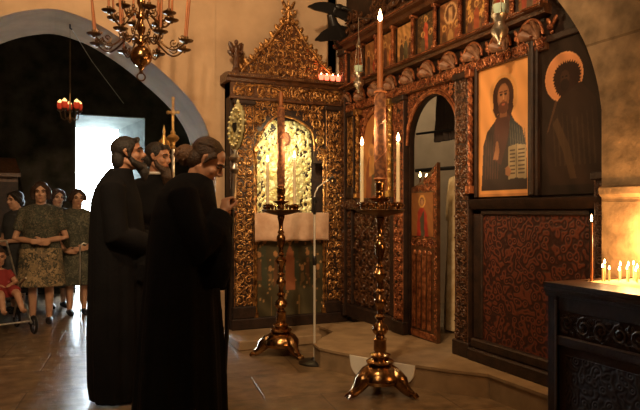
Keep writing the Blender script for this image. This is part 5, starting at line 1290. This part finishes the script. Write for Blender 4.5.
# chair behind the woman with the cane
x, y = floor_at(90, 8.7)
t = empty('wooden_chair', (x, y, 0), R(20), 'dark wooden chair whose legs show against the blue-lit floor by the doorway', 'chair')
mb = MB(); mb.box(-0.2, -0.2, 0.43, 0.2, 0.2, 0.46, bev=0.006); mb.build('seat', M['carve_dark'], t)
for sx in (-1, 1):
    for sy in (-1, 1):
        mb = MB(); mb.tube([(sx*0.18, sy*0.18, 0), (sx*0.175, sy*0.175, 0.44)], [0.014, 0.018], 8); mb.build('leg', M['carve_dark'], t)
mb = MB(); mb.box(-0.19, 0.17, 0.46, -0.16, 0.2, 0.9); mb.box(0.16, 0.17, 0.46, 0.19, 0.2, 0.9); mb.box(-0.19, 0.175, 0.78, 0.19, 0.195, 0.9); mb.box(-0.16, 0.18, 0.6, 0.16, 0.193, 0.66); mb.build('backrest', M['carve_dark'], t, smooth=0)
mb = MB(); mb.tube([(-0.178, -0.178, 0.2), (0.178, -0.178, 0.2)], 0.01, 6); mb.tube([(-0.178, 0.178, 0.2), (0.178, 0.178, 0.2)], 0.01, 6); mb.build('stretcher', M['carve_dark'], t)

# --- child in the stroller
x, y = floor_at(2, 6.55)
t = empty('stroller', (x, y, 0), R(20), 'dark folding stroller carrying a child at the far left edge', 'stroller')
def wheel(mb, c, r=0.085):
    c = Vector(c); mb.tube([c+Vector((0, r*math.cos(a), r*math.sin(a))) for a in [2*PI*i/20 for i in range(21)]], 0.015, 7)
    for k in range(4): mb.tube([c, c+Vector((0, r*math.cos(k*PI/2), r*math.sin(k*PI/2)))], 0.005, 5)
for sx in (-0.2, 0.22):
    for yy in (-0.3, 0.22):
        mb = MB(); wheel(mb, (sx, yy, 0.1)); mb.build('wheel', M['black_metal'], t)
mb = MB()
for sx in (-0.17, 0.19):
    mb.tube([(sx, -0.32, 0.12), (sx, 0.05, 0.42), (sx, 0.35, 0.80), (sx, 0.48, 0.95)], 0.011, 8); mb.tube([(sx, 0.24, 0.12), (sx, 0.02, 0.5), (sx, -0.15, 0.58)], 0.011, 8)
mb.tube([(-0.17, 0.48, 0.95), (0.19, 0.48, 0.95)], 0.014, 8); mb.tube([(-0.17, -0.30, 0.14), (0.19, -0.30, 0.14)], 0.01, 8)
mb.build('frame', M['silver'], t)
mb = MB(); mb.loft([[(-0.165, -0.08, 0.36), (0.185, -0.08, 0.36), (0.185, -0.08, 0.38), (-0.165, -0.08, 0.38)], [(-0.165, 0.16, 0.33), (0.185, 0.16, 0.33), (0.185, 0.14, 0.36), (-0.165, 0.14, 0.36)], [(-0.165, 0.36, 0.78), (0.185, 0.36, 0.78), (0.185, 0.33, 0.79), (-0.165, 0.33, 0.79)]]); mb.build('seat', M['grey_cloth'], t, smooth=0)
c_ = empty('person', (x, y, 0), R(20), 'small child in red sitting in the stroller with bare legs stretched forward', 'person')
hp = (0.01, 0.13, 0.79); T = head_T(hp, pitch=R(5), yaw=R(-15), s=0.80)
mb = MB(); head_mb(mb, T)
mb.loft(rings_body([(0.38, 0.01, 0.10, 0.10, 0.08), (0.45, 0.01, 0.11, 0.105, 0.085), (0.55, 0.01, 0.14, 0.10, 0.075), (0.63, 0.01, 0.16, 0.11, 0.07), (0.67, 0.01, 0.16, 0.05, 0.05)]))
mb.tube([(0.01, 0.16, 0.65), (0.01, 0.15, 0.75)], 0.035, 10)
for s in (-1, 1):
    mb.tube([(0.01+s*0.055, 0.10, 0.42), (0.01+s*0.075, -0.08, 0.45), (0.01+s*0.08, -0.20, 0.42), (0.01+s*0.09, -0.31, 0.28)], [0.055, 0.05, 0.04, 0.026], 10)
    mb.tube([(0.01+s*0.09, -0.30, 0.27), (0.01+s*0.095, -0.36, 0.26), (0.01+s*0.095, -0.41, 0.28)], [0.025, 0.023, 0.014], 8)
    mb.tube([(0.01+s*0.10, 0.15, 0.62), (0.01+s*0.15, 0.06, 0.52), (0.01+s*0.07, -0.03, 0.51)], [0.034, 0.028, 0.02], 8)
    hand(mb, (0.01+s*0.07, -0.03, 0.51), (-s*0.6, -0.8, 0), (0, 0, -1), curl=0.4, thumb=-s, s=0.6)
bake(mb, 'body', M['skin_pale'], c_, 0.008, 2); face_parts(T, c_, M['hair'])
mb = MB(); mb.ball((0, 0.03, 0.048), (0.084, 0.095, 0.082), 14, 10, T=T); mb.ball((0, -0.05, 0.095), (0.06, 0.03, 0.02), 10, 8, T=T); bake(mb, 'hair', M['hair'], c_, 0.009, 1)
mb = MB(); mb.loft(rings_body([(0.37, 0.01, 0.06, 0.13, 0.14), (0.43, 0.01, 0.07, 0.14, 0.15), (0.50, 0.01, 0.13, 0.115, 0.10), (0.60, 0.01, 0.155, 0.12, 0.085), (0.66, 0.01, 0.16, 0.08, 0.06)]))
for s in (-1, 1):
    mb.tube([(0.01+s*0.06, 0.08, 0.43), (0.01+s*0.078, -0.10, 0.45), (0.01+s*0.08, -0.15, 0.44)], [0.065, 0.062, 0.058], 10); mb.tube([(0.01+s*0.09, 0.155, 0.63), (0.01+s*0.13, 0.10, 0.56)], [0.045, 0.04], 10)
bake(mb, 'red_outfit', M['red_cloth'], c_, 0.010, 1)
# wooden stand at the far left edge (lit ledge)
x, y = floor_at(1, 8.8)
t = empty('lectern', (x, y, 0), R(10), 'dark wooden reading desk with a slanted top at the far left behind the worshippers', 'lectern')
mb = MB(); mb.box(-0.2, -0.15, 0, 0.2, 0.15, 1.7); mb.build('body', M['carve_dark'], t, smooth=0)
mb = MB(); mb.prism([(-0.25, 1.77), (0.25, 2.02), (0.25, 2.07), (-0.25, 1.82)], -0.27, 0.22, ax='x'); mb.prism([(-0.15, 1.7), (0.15, 1.7), (0.15, 1.97), (-0.15, 1.82)], -0.2, 0.2, ax='x'); mb.build('slanted_top', M['carve'], t, smooth=0)

# --- celebrant in cream vestments beyond the arched opening
x, y = floor_at(474, 5.75)
p = person('person', (x, y, 0.168), yaw_to(0.9, 0.4), 'person in long cream vestments beyond the arched opening, mostly hidden by its right post')
hp = (0.0, -0.05, 1.63); T = head_T(hp, pitch=R(10))
WR = [(-0.12, -0.24, 1.12), (0.10, -0.24, 1.12)]; EL = [(-0.25, -0.05, 1.08), (0.25, -0.05, 1.08)]
mb = MB(); head_mb(mb, T); body_mb(mb, 1.76, hp, WR, EL)
hand(mb, WR[0], (0.5, -0.85, 0.1), (1, 0.5, 0), curl=0.5, thumb=-1); hand(mb, WR[1], (-0.5, -0.85, 0.1), (-1, 0.5, 0), curl=0.5, thumb=1)
bake(mb, 'body', M['skin'], p, 0.0085, 2); face_parts(T, p, M['hair'])
mb = MB(); mb.ball((0, 0.026, 0.046), (0.084, 0.098, 0.084), 18, 12, T=T); mb.ball((0, 0.07, -0.02), (0.078, 0.055, 0.07), 14, 10, T=T); bake(mb, 'hair', M['hair'], p, 0.008, 1)
mb = MB(); mb.loft(cassock([(1.51, 0, 0.0, 0.075, 0.075), (1.47, 0, 0.01, 0.14, 0.11), (1.41, 0, 0.02, 0.21, 0.14), (1.25, 0, 0.02, 0.24, 0.18), (0.8, 0, 0.02, 0.24, 0.21), (0.4, 0, 0.02, 0.25, 0.22), (0.02, 0, 0.02, 0.26, 0.23)], seed=23, amp=0.018, folds=9))
for i, s in enumerate((-1, 1)):
    e, w = Vector(EL[i]), Vector(WR[i]); sh = Vector((s*0.18, 0.0, 1.40))
    mb.tube([sh-Vector((s*0.06, 0, -0.01)), sh, sh.lerp(e, 0.5), e, e.lerp(w, 0.5), w-(w-e).normalized()*0.02], [0.07, 0.08, 0.08, 0.085, 0.08, 0.06], 16)
bake(mb, 'vestment', M['vestment'], p, 0.012, 2)
# ------------------------------------------------------------------ light and camera
w = bpy.data.worlds.new('sky'); sc.world = w; w.use_nodes = True
bg = w.node_tree.nodes['Background']; bg.inputs['Color'].default_value = (0.76, 0.90, 0.98, 1); bg.inputs['Strength'].default_value = 38.0
def area(name, loc, target, sx, sy, e, c):
    l = bpy.data.lights.new(name, 'AREA'); l.shape = 'RECTANGLE'; l.size = sx; l.size_y = sy; l.energy = e; l.color = c
    o = bpy.data.objects.new(name, l); col.objects.link(o); o.location = loc
    o.rotation_euler = (Vector(target)-Vector(loc)).to_track_quat('-Z', 'Y').to_euler(); return o
# added warm fill lights high under the nave ceiling, out of view
def spot(name, loc, target, ang, e, c, r=0.12, blend=0.6):
    l = bpy.data.lights.new(name, 'SPOT'); l.energy = e; l.color = c; l.spot_size = R(ang); l.spot_blend = blend; l.shadow_soft_size = r
    o = bpy.data.objects.new(name, l); col.objects.link(o); o.location = loc
    o.rotation_euler = (Vector(target)-Vector(loc)).to_track_quat('-Z', 'Y').to_euler(); return o
spot('nave_fill_spot', (-0.4, 1.2, 4.3), (2.0, 6.0, 2.5), 75, 520, (1.0, 0.66, 0.36))  # added unseen main fill towards the shrine and screen
spot('arch_fill_spot', (0.2, 3.0, 4.4), (0.6, 6.3, 3.9), 95, 120, (1.0, 0.62, 0.33))  # added unseen fill for the plaster above the arch
spot('step_fill_spot', (1.0, 3.2, 4.45), (2.4, 4.3, 0.2), 40, 150, (1.0, 0.66, 0.34))  # added unseen fill on the step and the nearer stand
spot('icon_fill_spot', (0.6, 1.6, 4.4), (3.0, 3.3, 1.95), 30, 230, (1.0, 0.62, 0.32), blend=0.9)  # added to brighten the two large icons, source out of view
area('nave_fill', (-1.5, 0.0, 4.3), (0.5, 4.5, 0.0), 0.6, 0.6, 16, (1.0, 0.66, 0.38))  # added soft overall fill, no fitting
spot('floor_fill_spot', (-0.8, 2.6, 4.4), (-0.5, 4.7, 0.0), 52, 330, (1.0, 0.66, 0.38), blend=0.9)  # added unseen spot to warm the floor at the left
plight('sanctuary_lamp', (4.2, 4.9, 3.2), 35, (1.0, 0.86, 0.62), 0.1)
# added unseen spot before the shrine arch, brightens the gilded icon
l = bpy.data.lights.new('shrine_fill_spot', 'SPOT'); l.energy = 34; l.color = (1, 0.88, 0.52); l.spot_size = R(95); l.spot_blend = 0.8; l.shadow_soft_size = 0.04
o = bpy.data.objects.new('shrine_fill_spot', l); col.objects.link(o); o.location = (2.3, 5.55, 2.2); o.rotation_euler = (Vector((2.3, 6.2, 1.75))-o.location).to_track_quat('-Z', 'Y').to_euler()

cam = bpy.data.cameras.new('camera'); co = bpy.data.objects.new('camera', cam); col.objects.link(co)
co.location = (0, 0, 1.29); co.rotation_euler = (R(90), 0, R(-23.9))
cam.sensor_width = 36; cam.lens = 619/640*36; cam.shift_y = 6/640; cam.clip_start = 0.05
sc.camera = co
sc.view_settings.view_transform = 'Standard'; sc.view_settings.look = 'None'; sc.view_settings.gamma = 1; sc.view_settings.use_curve_mapping = False
sc.view_settings.exposure = 0.0
